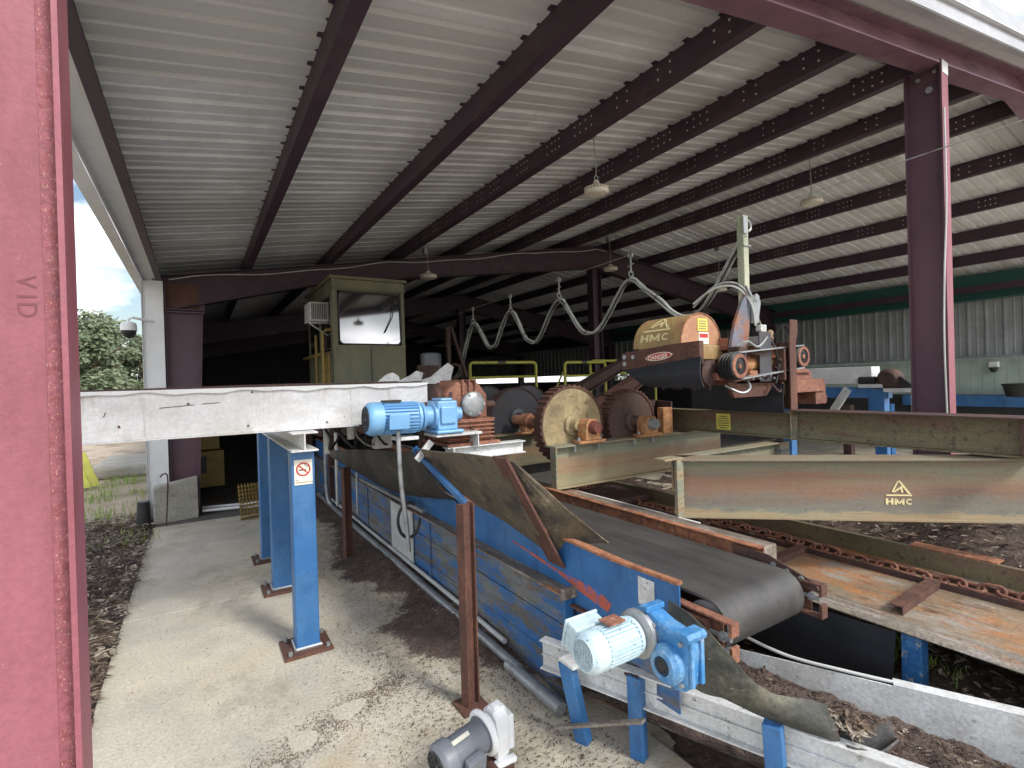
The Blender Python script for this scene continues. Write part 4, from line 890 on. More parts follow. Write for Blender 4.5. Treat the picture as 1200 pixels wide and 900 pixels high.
# (5) grey motor with white gear head on the floor
m3 = motor('electric_motor', (.83, 2.06, .155), (1, .18, .10), (0, 0, 1), .27, .085, 'grey', 'dark grey electric motor lying on the floor by the nearest rusty post', boxside=(.15, -1, -.25), fins=False, fan='ring')
b = B(); b.sheet([[(.90+.03*i, 2.06+.0054*i+.02*j-.022, .158+.003*i+math.sqrt(max(0, .074**2-(.02*j-.022)**2))) for i in range(4)] for j in range(4)], .002); b.build('name_plate', 'signw', m3)
b = B(); b.lathe(Vector((.83, 2.06, .155))+Vector((1, .18, .10)).normalized()*.245, (1, .18, .10), [(0, .09), (.01, .102), (.02, .102), (.022, .05), (.05, .05)], 30); b.build('flange', 'whiteclean', m3, smooth=True)
wg = empty('white_gear_head', (1.17, 2.12, 0), 'white boxy gear head coupled to the grey floor motor', 'gearbox')
b = B(); b.poly([(1.125, y_, z_) for y_, z_ in [(2.05, .05), (2.18, .05), (2.20, .10), (2.19, .23), (2.15, .26), (2.09, .265), (2.06, .24), (2.04, .15)]], (.075, .012, .01))
b.build('body', 'whiteclean', wg, bevel=.014)
b = B(); b.box((1.195, 2.06, .08), (1.225, 2.17, .24)); b.box((1.11, 2.03, .035), (1.22, 2.07, .06)); b.box((1.14, 2.10, .255), (1.18, 2.14, .275)); b.cyl((1.10, 2.115, .185), (1.13, 2.115, .19), .06, n=20); b.build('end_cover', 'whiteclean', wg, bevel=.008)
b = B(); b.box((1.04, 2.03, .0), (1.20, 2.30, .035)); b.cyl((1.1, 2.0, .04), (1.1, 2.08, .04), .02, n=10); tag(b.build('rusty_motor_foot', 'rust', None, bevel=.003), 'rusty plate on the floor under the white gear head', 'plate')

# ================================================================== WHITE CROSS TROUGH
tr = empty('vibrating_trough', (2.2, 1.2, 0), 'low white painted steel trough running out to the lower right under the belt end', 'trough')
nA, nB = Vector((1.56, 2.30, 0)), Vector((2.42, -.05, 0)); dirn = (nB-nA).normalized(); nA = nA
fA = Vector((2.18, 1.92, 0)); fB = Vector((3.05, .10, 0))
def wall(b, p, q, z0, z1, t, n):
    p, q, n = Vector(p), Vector(q), Vector(n).normalized()*t
    b.hexa([p+Vector((0,0,z0)), q+Vector((0,0,z0)), q+n+Vector((0,0,z0)), p+n+Vector((0,0,z0))], [p+Vector((0,0,z1)), q+Vector((0,0,z1)), q+n+Vector((0,0,z1)), p+n+Vector((0,0,z1))])
nrm = Vector((-dirn.y, dirn.x, 0)); nrm = nrm if nrm.x > 0 else -nrm
b = B(); wall(b, nA, nB, .255, .395, .008, nrm); wall(b, nA-nrm*.03, nB-nrm*.03, .395, .403, .06, nrm); wall(b, nA-nrm*.03, nB-nrm*.03, .247, .255, .06, nrm)
wall(b, nA-nrm*.012, nB-nrm*.012, .315, .323, .012, nrm);
b.build('near_side', 'whiteworn', tr, bevel=.002)
b = B()
dn = (fB-fA).normalized(); fn = Vector((-dn.y, dn.x, 0)); fn = fn if fn.x > 0 else -fn
wall(b, fA, fB, .16, .40, .008, fn); wall(b, fA+dn*.95, fB, .40, .408, .06, fn); b.build('far_side', 'whiteworn', tr, bevel=.002)
b = B(); b.add([nA+nrm*.01+Vector((0,0,.17)), nB+nrm*.01+Vector((0,0,.17)), fB+Vector((0,0,.17)), fA+Vector((0,0,.17))], [(0,1,2,3)]); b.build('trough_floor', 'panlip', tr)
for (px_, py_, h_, tilt, lab) in ((1.60, 2.04, .40, -.05, ''), (1.745, 1.81, .395, 0, ''), (1.915, 1.22, .43, -.01, '')):
    b = B(); b.bar((px_-.01, py_-.04, 0), (px_-.02+tilt, py_-.04-tilt, h_), .07, .055, (1, .35, 0)); b.build('leg', 'blue', tr, bevel=.004)
b = B(); b.box((1.50, 1.96, .40), (1.66, 2.07, .415)); b.build('leg_cap', 'whiteworn', tr)
b = B(); b.box((1.71, 1.75, .375), (1.80, 1.83, .40)); b.build('leg_cap', 'rustdark', tr)
# debris in the trough
def heap(f, u):
    p = (nA.lerp(nB, f)+nrm*.012).lerp(fA.lerp(fB, f), u); k = u*9
    z = .18+.022*noise.noise(Vector((f*20, k*.6, 0)))+.022*noise.fractal(Vector((p.x*14, p.y*14, 0)), 1, 2, 5)+(.15*max(0, (k-2)/7)*max(0, 1-max(0, f-.15)*2.0) if k > 2 else 0)+.05*max(0, 1-abs(k-6)/4)
    return Vector((p.x, p.y, z))
b = B(); b.sheet([[heap(i/119, k/27) for k in range(28)] for i in range(120)], .004)
tag(b.build('trough_debris', 'dustplain', None, smooth=True), 'brown bark fines lying in the white trough', 'bark', kind='stuff')
# curled belting strip guiding spillage into the trough
top = [(1.70, 1.53, .84), (1.71, 1.41, .81), (1.74, 1.29, .72), (1.80, 1.22, .62), (1.87, 1.18, .56), (1.99, 1.10, .53), (2.03, 1.06, .52)]
bot = [(1.64, 1.50, .64), (1.68, 1.39, .54), (1.76, 1.31, .51), (1.85, 1.22, .46), (1.93, 1.13, .43), (2.01, 1.03, .41), (2.04, 1.02, .40)]
drape('belting_strip', top, bot, (-.012, -.012, -.01), 'strip', 'torn curled strip of dirty conveyor belting hanging from the pulley into the trough', 'rubber sheet', .010, 36, 9)
drape('belting_strip', [(2.09, 1.06, .44), (2.16, .99, .42), (2.24, .93, .45)], [(2.02, .98, .41), (2.09, .91, .40), (2.18, .88, .43)], (0, 0, -.03), 'dustyblack', 'short cupped end of belting lying on the trough edge full of splinters', 'rubber sheet', .008, 16, 8)
def insp():
    return (rnd(2.05, 2.17), rnd(.95, 1.08), rnd(.425, .445))
chips('splinter_pile', 'chip', 260, insp, .008, .03, 'pale wood splinters heaped on the cupped belting', 'splinters')
def intr():
    p = heap(random.random(), rnd(.08, .98)); return (p.x, p.y, p.z+.002)
chips('trough_splinters', 'chip', 1500, intr, .006, .022, 'pale bark splinters mixed into the fines in the white trough', 'bark')
chips('trough_chips', 'chipdark', 6500, intr, .004, .014, 'dark bark chips scattered inside the white trough', 'bark')
gpipe('thin_strap', [(2.34, 1.66, .47), (2.42, 1.45, .42), (2.52, 1.22, .415), (2.70, .95, .395), (2.80, .74, .395)], .008, 'hosew', 'thin pale strap lying along the far trough edge under the black sheet', None)
# discarded spring / brush curl and flat iron under the trough
gpipe('coiled_pipe', [(1.55+.02*math.sin(k), 1.35+.0*k+.18*math.sin(k*.5), .06+.0*k) for k in range(6)], .03, 'galv', 'short grey corrugated pipe lying on the floor below the trough', None)
b = B(); b.bar((1.50, 2.10, .05), (1.62, 1.62, .30), .03, .012); tag(b.build('flat_iron', 'panlip', None), 'grey flat iron leaning under the pale motor', 'iron bar')
b = B()
for k in range(80):
    a = k*.045; x_ = 1.62+k*.006; y_ = 1.52-k*.009; b.bar((x_, y_, .02), (x_+rnd(-.01, .01), y_-.05, .06+rnd(0, .02)), .004, .004)
tag(b.build('wire_brush_strip', 'hosew', None), 'curved strip of pale wire bristles lying below the trough', 'brush')

# ================================================================== RUSTY CHAIN PAN
pn = empty('chain_pan_conveyor', (3.5, 1.5, 0), 'rust orange pan conveyor with heavy chain and flights passing under the beams', 'conveyor')
b = B(); rows = []
for j in range(60):
    y_ = -.6+j*.1
    w_ = .05*noise.noise(Vector((y_*2.3, 1, 1)))+.02*noise.noise(Vector((y_*9, 4, 1)))
    row = [(3.02, y_, .464), (3.03, y_, .470+.004*math.sin(y_*8)), (3.07, y_, .479+.004*math.sin(y_*11)), (3.13+w_*.5, y_, .476), (3.17+w_, y_, .470)]
    rows.append(row)
b.sheet(rows, .008); b.build('worn_lip', 'panlip', pn, smooth=True)
b = B(); b.box((3.035, -.6, .458), (4.12, 5.3, .468)); b.build('pan', 'pan', pn)
b = B(); b.box((3.80, -.6, .468), (3.806, 5.3, .505)); b.box((3.96, -.6, .468), (3.966, 5.3, .50)); b.build('chain_guide', 'rustdark', pn)
b = B(); b.box((4.12, -.6, .40), (4.13, 5.3, .585)); b.box((4.12, -.6, .585), (4.16, 5.3, .593)); b.build('back_wall', 'olive', pn)
b = B(); b.box((4.13, 1.12, .594), (4.24, 1.58, .602)); b.build('ledge_plate', 'rustor', pn)
for i, y_ in enumerate((.45, 1.27, 2.07, 2.9)):
    b = B(); b.bar((3.22, y_, .492), (3.80, y_+.03, .492), .006, .045, (0,0,1)); b.bar((3.22, y_+.032, .512), (3.80, y_+.062, .512), .06, .006); b.build('flight', 'rust', pn)
b = B(); y_ = -.5; k = 0
while y_ < 5.0:
    # oval link
    jx = .012*noise.noise(Vector((y_*2.5, 1, 0)))+rnd(-.003, .003); jz = rnd(-.004, .005); sk = rnd(-.12, .12)
    z_ = .505+.012*math.sin(y_*3); pts = []
    for i in range(17):
        a = 2*math.pi*i/16; l = .040*math.cos(a)+(.022 if math.cos(a) > 0 else -.022); w = .027*math.sin(a)
        pts.append((3.88+jx+(w if k%2 else w*.35), y_+l, z_+jz+l*sk+(w*.35 if k%2 else w)))
    b.tube(pts, .0098, 6); y_ += .088; k += 1
b.build('chain', 'rustpink', pn, smooth=True)
drape('hanging_sheet', [(3.03, 2.9, .42), (3.02, 2.2, .43), (3.02, 1.6, .44), (3.02, 1.22, .455)], [(2.95, 2.9, .10), (2.96, 2.2, .10), (2.98, 1.6, .08), (2.99, 1.22, .08)], (-.03, 0, 0), 'flap', 'black sheet hanging below the near edge of the rusty pan', 'rubber sheet')
pl = empty('pan_leg', (3.05, 1.17, 0), 'short blue leg with flaking paint under the rusty pan', 'post')
b = B(); b.box((3.04, 1.12, -.03), (3.12, 1.21, .455)); b.build('leg', mat('flaking_blue', (.03, .15, .38), [((.4, .38, .32), 20, .58, .62, A1, 7), ((.06, .2, .42), 6, .5, .6, A1, 5)], rough=.5, bump=.3), pl, bevel=.006)
b = B(); b.box((3.02, 1.10, -.04), (3.14, 1.23, -.02)); b.build('foot', 'rust', pl)
for i, y_ in enumerate((2.9, 4.6)):
    b = B(); b.box((3.6, y_, -.05), (3.7, y_+.1, .455)); b.build('leg', 'rustdark', pn)

# ================================================================== DEBARKER FRAME
df = empty('debarker_frame', (2.75, 2.4, .84), 'weathered olive steel beam frame of the debarker resting above the pan', 'machine frame')
HB = Vector((2.75, 2.385, 0)); HE = Vector((4.34, .96, 0))
hd = (HE-HB).normalized(); hn = Vector((hd.y, -hd.x, 0)); hn = hn if hn.y < 0 else -hn
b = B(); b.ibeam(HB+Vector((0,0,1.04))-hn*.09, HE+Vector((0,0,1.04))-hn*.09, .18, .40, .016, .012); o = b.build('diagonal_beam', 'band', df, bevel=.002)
# end stiffener post on the corner
b = B(); b.box((2.62, 2.36, 1.238), (2.80, 2.46, 1.252)); b.box((2.735, 2.36, .84), (2.80, 2.378, 1.236)); b.build('corner_plate', 'patinagreen', df, bevel=.002)
s_ = HB+hd*1.05; c_ = s_+Vector((0, 0, .90))+hn*.004-hn*.09+hn*.006
logo(df, HB+hd*1.315+Vector((0,0,.93))-hn*.09+hn*.0085, hd, (0, 0, 1), .155)
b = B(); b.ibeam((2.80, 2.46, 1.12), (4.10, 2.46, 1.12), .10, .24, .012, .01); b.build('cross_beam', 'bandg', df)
b = B(); b.box((4.02, 2.40, 1.02), (4.14, 2.56, 1.24)); b.build('cross_beam_end', 'patina', df, bevel=.003)
b = B(); b.ibeam((4.215, .93, 1.372), (4.215, 2.38, 1.372), .13, .235, .012, .01); o2 = b.build('upper_beam', 'olive', df)
b = B(); b.ibeam((4.20, 2.385, 1.365), (4.20, 3.75, 1.365), .13, .21, .012, .01); b.build('upper_beam', 'olive', df)
b = B(); b.box((4.13, 2.372, 1.25), (4.30, 2.384, 1.49)); b.poly([(4.14, 2.36, 1.26), (4.20, 2.36, 1.26), (4.20, 2.36, 1.48)], (0, .01, 0)); b.build('splice_plate', 'patinagreen', df)
b = B(); b.box((4.12, .985, 1.258), (4.26, 1.0, 1.49)); b.build('stiffener', 'rustdark', df)
b = B(); b.box((4.09, .9, 1.4905), (4.34, 2.4, 1.497)); b.build('beam_cap', 'rustdark', df)
# yellow notice on the upper beam
nt_ = empty('notice_sticker', (4.13, 3.0, 1.36), 'small yellow instruction sticker on the olive upper beam below the black flap', 'sticker')
b = B(); b.box((4.190, 2.98, 1.29), (4.1935, 3.13, 1.44)); b.build('sticker', 'signy', nt_)
for k in range(6):
    b = B(); w_ = .12-(.04 if k in (0, 5) else 0); b.box((4.1885, 3.055-w_/2, 1.305+k*.021), (4.1895, 3.055+w_/2, 1.312+k*.021)); b.build('text_line', 'ink', nt_)
# disc beams
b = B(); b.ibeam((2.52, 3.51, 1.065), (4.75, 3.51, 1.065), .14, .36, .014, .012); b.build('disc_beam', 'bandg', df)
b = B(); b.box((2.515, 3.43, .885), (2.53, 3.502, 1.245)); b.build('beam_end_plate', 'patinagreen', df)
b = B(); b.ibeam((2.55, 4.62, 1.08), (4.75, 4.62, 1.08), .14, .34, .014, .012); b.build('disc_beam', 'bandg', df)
for x_ in (2.74, 3.0, 3.44, 3.68):
    b = B(); b.cyl((x_, 3.46, 1.185), (x_, 3.46, 1.231), .014, n=6); b.build('beam_bolt', 'galv', df)
b = B()
for x_, y_ in ((2.75, 5.2), (4.6, 3.6), (4.6, 5.2), (4.25, 1.4)): b.box((x_-.06, y_-.06, 0), (x_+.06, y_+.06, .9 if y_ > 3 else .45))
b.build('frame_leg', 'rustdark', df)
b = B(); b.box((2.72, 3.9, .50), (4.1, 4.5, .56)); b.build('cross_plate', 'rustdark', df)
# feed wheels
def wheel(x, y, z, r, mface, lab, teeth=True, ang=0):
    e = empty('feed_wheel', (x, y, z), lab, 'wheel', 'debarker feed wheels')
    b = B(); b.lathe((x, y, z), (0, 1, 0), [(.012, .02), (.012, r*.945), (-.014, r*.95), (-.016, r*.97), (-.014, r), (.10, r), (.10, r*.97), (.09, r*.95), (.09, .02)], 56)
    rim = b.build('rim', 'rust' if teeth else 'rustdark', e, smooth=True)
    if teeth:
        b = B()
        for k in range(38):
            a = 2*math.pi*k/38; v = Vector((math.cos(a), 0, math.sin(a))); p = Vector((x, y, z))+v*r
            b.bar(p+Vector((0, -.012, 0)), p+Vector((0, .125, 0)), .026, .022, v)
        b.build('tread_bars', 'rust', rim)
    b = B(); b.lathe((x, y, z), (0, 1, 0), [(-.006, .02), (-.006, r*.95), (.012, r*.95)], 56); b.build('disc', mface, e, smooth=True)
    b = B(); b.lathe((x, y, z), (0, -1, 0), [(0, .10), (.03, .095), (.04, .06), (.06, .055), (.10, .05)], 28); b.build('hub', mface, e, smooth=True)
    # pillow block
    b = B(); zb = z; yb_ = y-.16
    b.box((x-.04, yb_-.07, 1.245), (x+.19, yb_+.07, 1.275)); b.box((x-.0, yb_-.05, 1.275), (x+.15, yb_+.05, 1.31))
    return e
def pillow(x, y, z, lab, mcap='rust'):
    e = empty('pillow_block', (x, y, 1.245), lab, 'bearing', 'orange pillow block bearings')
    b = B(); b.box((x-.15, y-.05, 1.247), (x+.15, y+.05, 1.275)); b.poly([(x+a, y-.055, z+h) for a, h in [(-.085, 1.275-z), (.085, 1.275-z), (.075, .03), (.045, .07), (-.045, .07), (-.075, .03)]], (0, .12, 0)); b.build('housing', 'castor', e, bevel=.008)
    b = B(); b.lathe((x, y-.055, z), (0, -1, 0), [(0, .058), (.03, .055), (.045, .05), (.046, .045), (.06, .044), (.061, .01)], 24); b.build('shaft_cap', mcap, e, smooth=True)
    b = B()
    for s in (-1, 1): b.cyl((x+s*.12, y, 1.275), (x+s*.12, y, 1.30), .015, n=6)
    b.build('bolt', 'galv', e)
    return e
wheel(2.83, 3.60, 1.40, .345, 'disc_tan', 'large tan faced feed wheel with a toothed rusty rim')
wheel(3.55, 3.60, 1.385, .30, 'disc_brown', 'brown faced feed wheel with a toothed rim under the debarking head')
wheel(2.93, 4.68, 1.41, .325, 'disc_black', 'large plain black feed wheel behind the rusty gearbox', False)
wheel(3.62, 5.5, 1.45, .30, 'disc_black', 'partly hidden black feed wheel behind the large plain black one', False)
wheel(3.25, 5.9, 1.45, .30, 'disc_black', 'black feed wheel peeking out behind the gearbox at left', False)
pillow(2.89, 3.44, 1.385, 'orange pillow block bearing with red cap on the tan feed wheel', mat('red_cap', (.19, .055, .04), [((.08, .04, .03), 20, .5, .65, A1, 6)], rough=.65))
pillow(3.60, 3.44, 1.365, 'orange pillow block bearing with dark cap on the brown feed wheel', 'galv')
pillow(2.96, 4.50, 1.385, 'orange pillow block bearing on the plain black feed wheel', 'rustor')
b = B(); b.cyl((2.83, 3.7, 1.395), (2.83, 4.55, 1.40), .05, n=20); b.lathe((2.83, 4.25, 1.4), (0, 1, 0), [(0, .05), (.01, .07), (.06, .07), (.07, .05)], 20); tag(b.build('drive_shaft', 'rustor', None, smooth=True), 'rusty drive shaft between the tan and the black feed wheels', 'shaft')
b = B(); b.box((3.86, 3.48, 1.245), (3.99, 3.56, 1.50)); tag(b.build('stop_block', 'castor', None, bevel=.006), 'upright tan steel block beside the brown feed wheel', 'block')
b = B(); b.poly([(4.05, y_, z_) for y_, z_ in [(3.55, 1.25), (3.55, 1.55), (4.6, 1.62), (4.6, 1.25)]], (.02, 0, 0)); b.box((3.7, 3.75, 1.25), (4.05, 3.77, 1.56)); b.build('guide_plate', 'rustdark', df)

# ================================================================== DEBARKING HEAD
hd_ = empty('debarking_head', (3.45, 2.7, 1.75), 'tan barrel hood of the debarking head with orange end plate and black skirt', 'machine')
HX, HY0, HY1, HZ, HR = 3.45, 2.70, 3.20, 2.06, .237
tilt = .0
def hp(a, y, r=HR): # point on hood
    return Vector((HX+r*math.cos(a), y, HZ+r*math.sin(a)+(HY0-y)*tilt))
angs = [R(184)-R(186)*k/26 for k in range(27)]
b = B(); b.sheet([[hp(a, y) for a in angs] for y in (HY0, HY0+.15, HY0+.3, HY1)], .012); hood = b.build('hood', 'hoodm', hd_, smooth=True)
b = B(); b.poly([hp(a, HY0-.004, HR-.004) for a in angs], (0, .01, 0)); endp = b.build('end_plate', 'hoodend', hd_)
b = B(); b.poly([hp(a, HY1-.008, HR-.004) for a in angs], (0, .008, 0)); b.build('rear_plate', 'hoodend', hd_)
b = B(); b.tube([hp(a, HY0-.004, HR+.004) for a in angs], .007, 6); b.build('hood_rim', 'rustor', hd_)
# label on the end plate
b = B(); b.box((HX-.045, HY0-.0085, HZ+.10), (HX+.075, HY0-.0055, HZ+.20)); lb = b.build('yellow_label', 'signy', hd_)
b = B()
for k in range(4): b.box((HX-.03, HY0-.0095, HZ+.115+k*.02), (HX+.055, HY0-.009, HZ+.122+k*.02))
b.build('label_lines', 'patina', lb)
b = B(); b.box((HX-.035, HY0-.0085, HZ-.005), (HX+.085, HY0-.0055, HZ+.09)); lb = b.build('white_label', 'signw', hd_)
b = B(); b.box((HX-.025, HY0-.0095, HZ+.045), (HX+.075, HY0-.009, HZ+.078)); b.build('label_band', 'red', lb)
# logo on curved side (seen from -X): map flat logo on the hood cylinder
def curved_logo():
    lg = logo(hd_, (0, 0, 0), (1, 0, 0), (0, 1, 0), 1.0)
    me = lg.data; off = OFF[hd_.name]
    bm = bmesh.new(); bm.from_mesh(me); bmesh.ops.triangulate(bm, faces=bm.faces)
    for _ in range(2): bmesh.ops.subdivide_edges(bm, edges=[e for e in bm.edges if e.calc_length() > .08], cuts=1)
    for v in bm.verts:
        u, w = v.co.x+off.x, v.co.y+off.y
        a = R(172)-w*.235/HR; y_ = HY1-.08-u*.30
        v.co = hp(a, y_, HR+.009)-off
    bm.to_mesh(me); bm.free()
curved_logo()
# lower front band with danger label (faces -X)
b = B(); bx0 = 3.15
b.poly([(bx0, 3.29, 1.87), (bx0, 2.82, 1.885), (bx0, 2.48, 1.925), (bx0, 2.48, 2.06), (bx0, 2.72, 2.055), (bx0, 3.29, 2.015)], (.05, 0, 0)); band = b.build('front_band', 'rust', hd_, bevel=.004)
for y_, z_, r_ in ((3.25, 1.98, .02), (3.25, 1.92, .02), (3.15, 1.975, .018), (2.52, 2.03, .011), (2.52, 1.98, .011), (2.60, 2.03, .011), (2.60, 1.97, .011), (2.75, 1.93, .012), (3.0, 1.91, .012), (2.56, 1.945, .010)):
    b = B(); b.cyl((bx0, y_, z_), (bx0-.010, y_, z_), r_, n=10); b.build('band_bolt', 'galv' if r_ > .013 else 'rust', band)
cy, cz = 2.87, 1.965
pts = [(cy+.13*math.cos(a), cz+.026*math.sin(a)*(1 if abs(math.cos(a)) < .9 else .8)-.13*math.cos(a)*.06) for a in [k*2*math.pi/28 for k in range(28)]]
b = B(); b.poly([(bx0-.003, y_, z_) for y_, z_ in pts], (.002, 0, 0)); dl = b.build('danger_label', 'red', band)
b = B(); b.poly([(bx0-.002, cy+(y_-cy)*1.07, cz+(z_-cz)*1.2) for y_, z_ in pts], (.0015, 0, 0)); b.build('label_border', 'signw', band)
textobj('DANGER', band, 'danger_lettering', 'signw', (bx0-.0035, cy+.105, cz-.026), (0, -1, .06), (0, .06, 1), .048, .002, 1.05, bold=True)
drape('rubber_apron', [(bx0-.006, 3.24, 1.86), (bx0-.006, 2.9, 1.90), (bx0-.006, 2.46, 1.94)], [(bx0+.02, 3.0, 1.72), (bx0, 2.75, 1.715), (bx0-.01, 2.44, 1.715)], (-.03, 0, 0), 'flap', 'black rubber apron hanging under the danger band of the debarking head', 'rubber sheet')
b = B()
b.lathe((HX-.05, HY0-.14, HZ-.24), (0, 1, 0), [(0, .05), (.02, .10), (.5, .10), (.52, .05)], 20)
for k in range(54):
    a = k*2.4; y_ = HY0-.12+k*.0092; v = Vector((math.cos(a), 0, math.sin(a))); c = Vector((HX-.05, y_, HZ-.24)); b.cyl(c+v*.09, c+v*.135, .016, .009, n=6)
b.build('cutter', 'rustdark', hd_)
b = B(); b.box((HX-.24, HY0-.02, HZ-.13), (HX+.26, HY0+.45, HZ-.012)); b.box((HX+.26, HY0+.0, HZ-.15), (HX+.36, HY0+.2, HZ-.05)); b.build('lower_body', 'hoodm', hd_, bevel=.008)
b = B(); b.box((HX+.24, HY0+.02, HZ-.04), (HX+.38, HY0+.3, HZ+.06)); b.build('side_box', 'rust', hd_, bevel=.006)
# arm assembly
am = empty('swing_arm', (4.1, 2.5, 1.5), 'rusty swing arm with belt pulleys and a tall pale green mast beside the debarking head', 'machine arm')
def vpulley(x, y, z, r, name):
    b = B(); pr_ = [(0, r*.92)]
    for k in range(4): pr_ += [(.006+k*.028, r), (.016+k*.028, r*.84), (.024+k*.028, r)]
    pr_ += [(.13, r*.92)]
    b.lathe((x, y, z), (0, 1, 0), pr_, 36); p = b.build(name, 'black', am, smooth=True)
    b = B(); b.lathe((x, y, z), (0, -1, 0), [(-.01, r*.9), (.006, r*.88), (.008, r*.62), (-.03, r*.6), (-.032, .01)], 36); q = b.build('pulley_face', 'rustpink', p, smooth=True)
    b = B(); b.lathe((x, y+.03, z), (0, -1, 0), [(0, r*.42), (.02, r*.40), (.022, r*.2), (.035, r*.18), (.036, .01)], 24)
    for k in range(3):
        a = k*2.09; b.cyl((x+r*.3*math.cos(a), y+.02, z+r*.3*math.sin(a)), (x+r*.3*math.cos(a), y, z+r*.3*math.sin(a)), .008, n=6)
    b.build('pulley_hub', 'rustor', p, smooth=True)
P1 = Vector((3.48, 2.38, 1.865)); P2 = Vector((4.42, 2.42, 1.94))
vpulley(P1.x, P1.y, P1.z, .105, 'drive_pulley'); vpulley(P2.x, P2.y, P2.z, .098, 'motor_pulley')
for k in range(3):
    y_ = .02+k*.03
    b = B(); b.bar((P1.x, P1.y+y_, P1.z+.102), (P2.x, P2.y+y_-.02, P2.z+.095), .018, .010); b.bar((P1.x, P1.y+y_, P1.z-.102), (P2.x, P2.y+y_-.02, P2.z-.095), .018, .010); b.build('drive_belt', 'galv', am)
b = B(); b.poly([(4.13, 2.37, 1.50), (4.22, 2.37, 1.50), (4.22, 2.37, 2.05), (4.25, 2.37, 2.13), (4.25, 2.37, 2.24), (4.15, 2.37, 2.24), (4.13, 2.37, 2.05)], (0, .012, 0)); b.box((4.22, 2.372, 1.50), (4.228, 2.55, 2.06)); b.build('upright_plate', 'rust', am, bevel=.002)
b = B(); b.cyl((3.62, 2.55, 1.86), (4.1, 2.55, 1.90), .055, n=20); b.build('jack_shaft', 'castor', am, smooth=True)
b = B(); b.box((3.86, 2.46, 1.74), (4.02, 2.47, 2.14)); b.build('guard_plate', 'disc_black', am)
b = B(); b.box((3.60, 2.50, 1.72), (4.40, 2.85, 1.80)); b.box((3.72, 2.52, 1.80), (3.84, 2.9, 1.95)); b.box((4.03, 2.52, 1.80), (4.13, 2.8, 2.05)); b.build('arm_casting', 'rustpink', am, bevel=.01)
b = B(); b.poly([(3.62, 2.56, 1.93), (3.84, 2.56, 1.93), (3.90, 2.56, 2.25), (3.93, 2.56, 2.46), (3.87, 2.56, 2.48), (3.79, 2.56, 2.38), (3.70, 2.56, 2.22), (3.65, 2.56, 2.06)], (0, .03, 0)); b.build('mast_gusset', mat('blue_grey_rusty', (.15, .16, .20), [((.26, .12, .075), 5, .46, .58, A1, 8), ((.3, .3, .3), 12, .6, .7, A1, 6)], rough=.6, bump=.2), am, bevel=.004)
b = B(); b.box((3.868, 2.58, 2.36), (3.934, 2.645, 3.12)); b.build('mast', mat('pale_green_mast', (.30, .34, .24), [((.5, .5, .38), 4, .5, .65, (1, 1, .3), 5), ((.12, .1, .07), 12, .6, .7, A1, 6)], rough=.55), am, bevel=.006)
b = B(); b.box((3.85, 2.565, 2.96), (3.90, 2.579, 3.10)); b.build('mast_cheek', 'galv', am); b = B(); b.box((3.853, 2.57, 2.86), (3.953, 2.579, 2.872)); b.build('mast_band', 'galv', am); b = B(); b.torus((3.95, 2.60, 3.04), (0, 1, 0), .045, .012, 20, 8); b.build('mast_sheave', 'galv', am)
b = B(); b.poly([(3.90, 2.54, 2.22), (3.98, 2.54, 2.22), (4.02, 2.54, 2.40), (3.97, 2.54, 2.47), (3.91, 2.54, 2.42)], (0, .02, 0)); b.cyl((3.965, 2.535, 2.43), (3.965, 2.57, 2.43), .032, n=16); b.bar((3.82, 2.54, 2.52), (3.92, 2.54, 2.40), .02, .02); b.build('mast_clevis', 'galv', am, bevel=.003)
b = B(); b.box((3.98, 2.52, 2.15), (4.06, 2.56, 2.21)); b.box((3.965, 2.51, 2.155), (3.98, 2.56, 2.20)); b.build('limit_switch', 'whiteworn', am, bevel=.004)
b = B(); b.bar((3.90, 2.6, 2.48), (4.30, 2.62, 2.0), .016, .016); b.bar((4.04, 2.56, 2.02), (4.18, 2.60, 2.12), .04, .03); b.cyl((4.07, 2.5, 2.08), (4.17, 2.56, 2.15), .028, n=12); b.cyl((4.08, 2.6, 2.0), (4.22, 2.6, 1.90), .024, n=10); b.build('linkage', 'patinagreen', am)
b = B()
for k in range(14): b.cyl((4.07+rnd(0, .12), 2.46, 1.82+rnd(0, .2)), (4.07+rnd(0, .12), 2.42, 1.82+rnd(0, .2)), rnd(.008, .02), n=8)
b.tube(smooth_pts([(3.98, 2.44, 1.72), (4.06, 2.42, 1.65), (4.12, 2.43, 1.73), (4.16, 2.44, 1.62)], 16), .010, 6); b.tube(smooth_pts([(3.7, 2.5, 2.0), (3.8, 2.45, 1.96), (3.95, 2.44, 1.99)], 10), .012, 6); b.build('arm_fittings', 'rustdark', am)
b = B(); b.poly([(3.58, 2.50, 1.62), (4.0, 2.50, 1.62), (4.12, 2.50, 1.72), (4.10, 2.50, 1.76), (3.5, 2.50, 1.74)], (0, .03, 0)); b.build('lower_tray', 'rust', am)
for (x0_, x1_, y0_, y1_, z0_, z1_, m_, nm) in ((3.66, 3.85, 2.60, 2.9, 2.0, 2.10, 'rustpink', 'clamp_block'), (4.02, 4.14, 2.56, 2.75, 2.04, 2.12, 'whiteworn', 'junction_box'), (4.03, 4.12, 2.47, 2.56, 1.93, 2.03, 'rustor', 'bracket_block'), (3.70, 3.80, 2.44, 2.5, 1.77, 1.83, 'rustor', 'bracket_block'), (3.58, 3.66, 2.45, 2.55, 1.95, 2.02, 'rustdark', 'bracket_block'), (4.10, 4.13, 2.40, 2.62, 1.74, 2.0, 'rust', 'side_rib'), (3.40, 3.58, 2.52, 2.6, 1.76, 1.82, 'rustpink', 'yoke')):
    b = B(); b.box((x0_, y0_, z0_), (x1_, y1_, z1_)); b.build(nm, m_, am, bevel=.008)
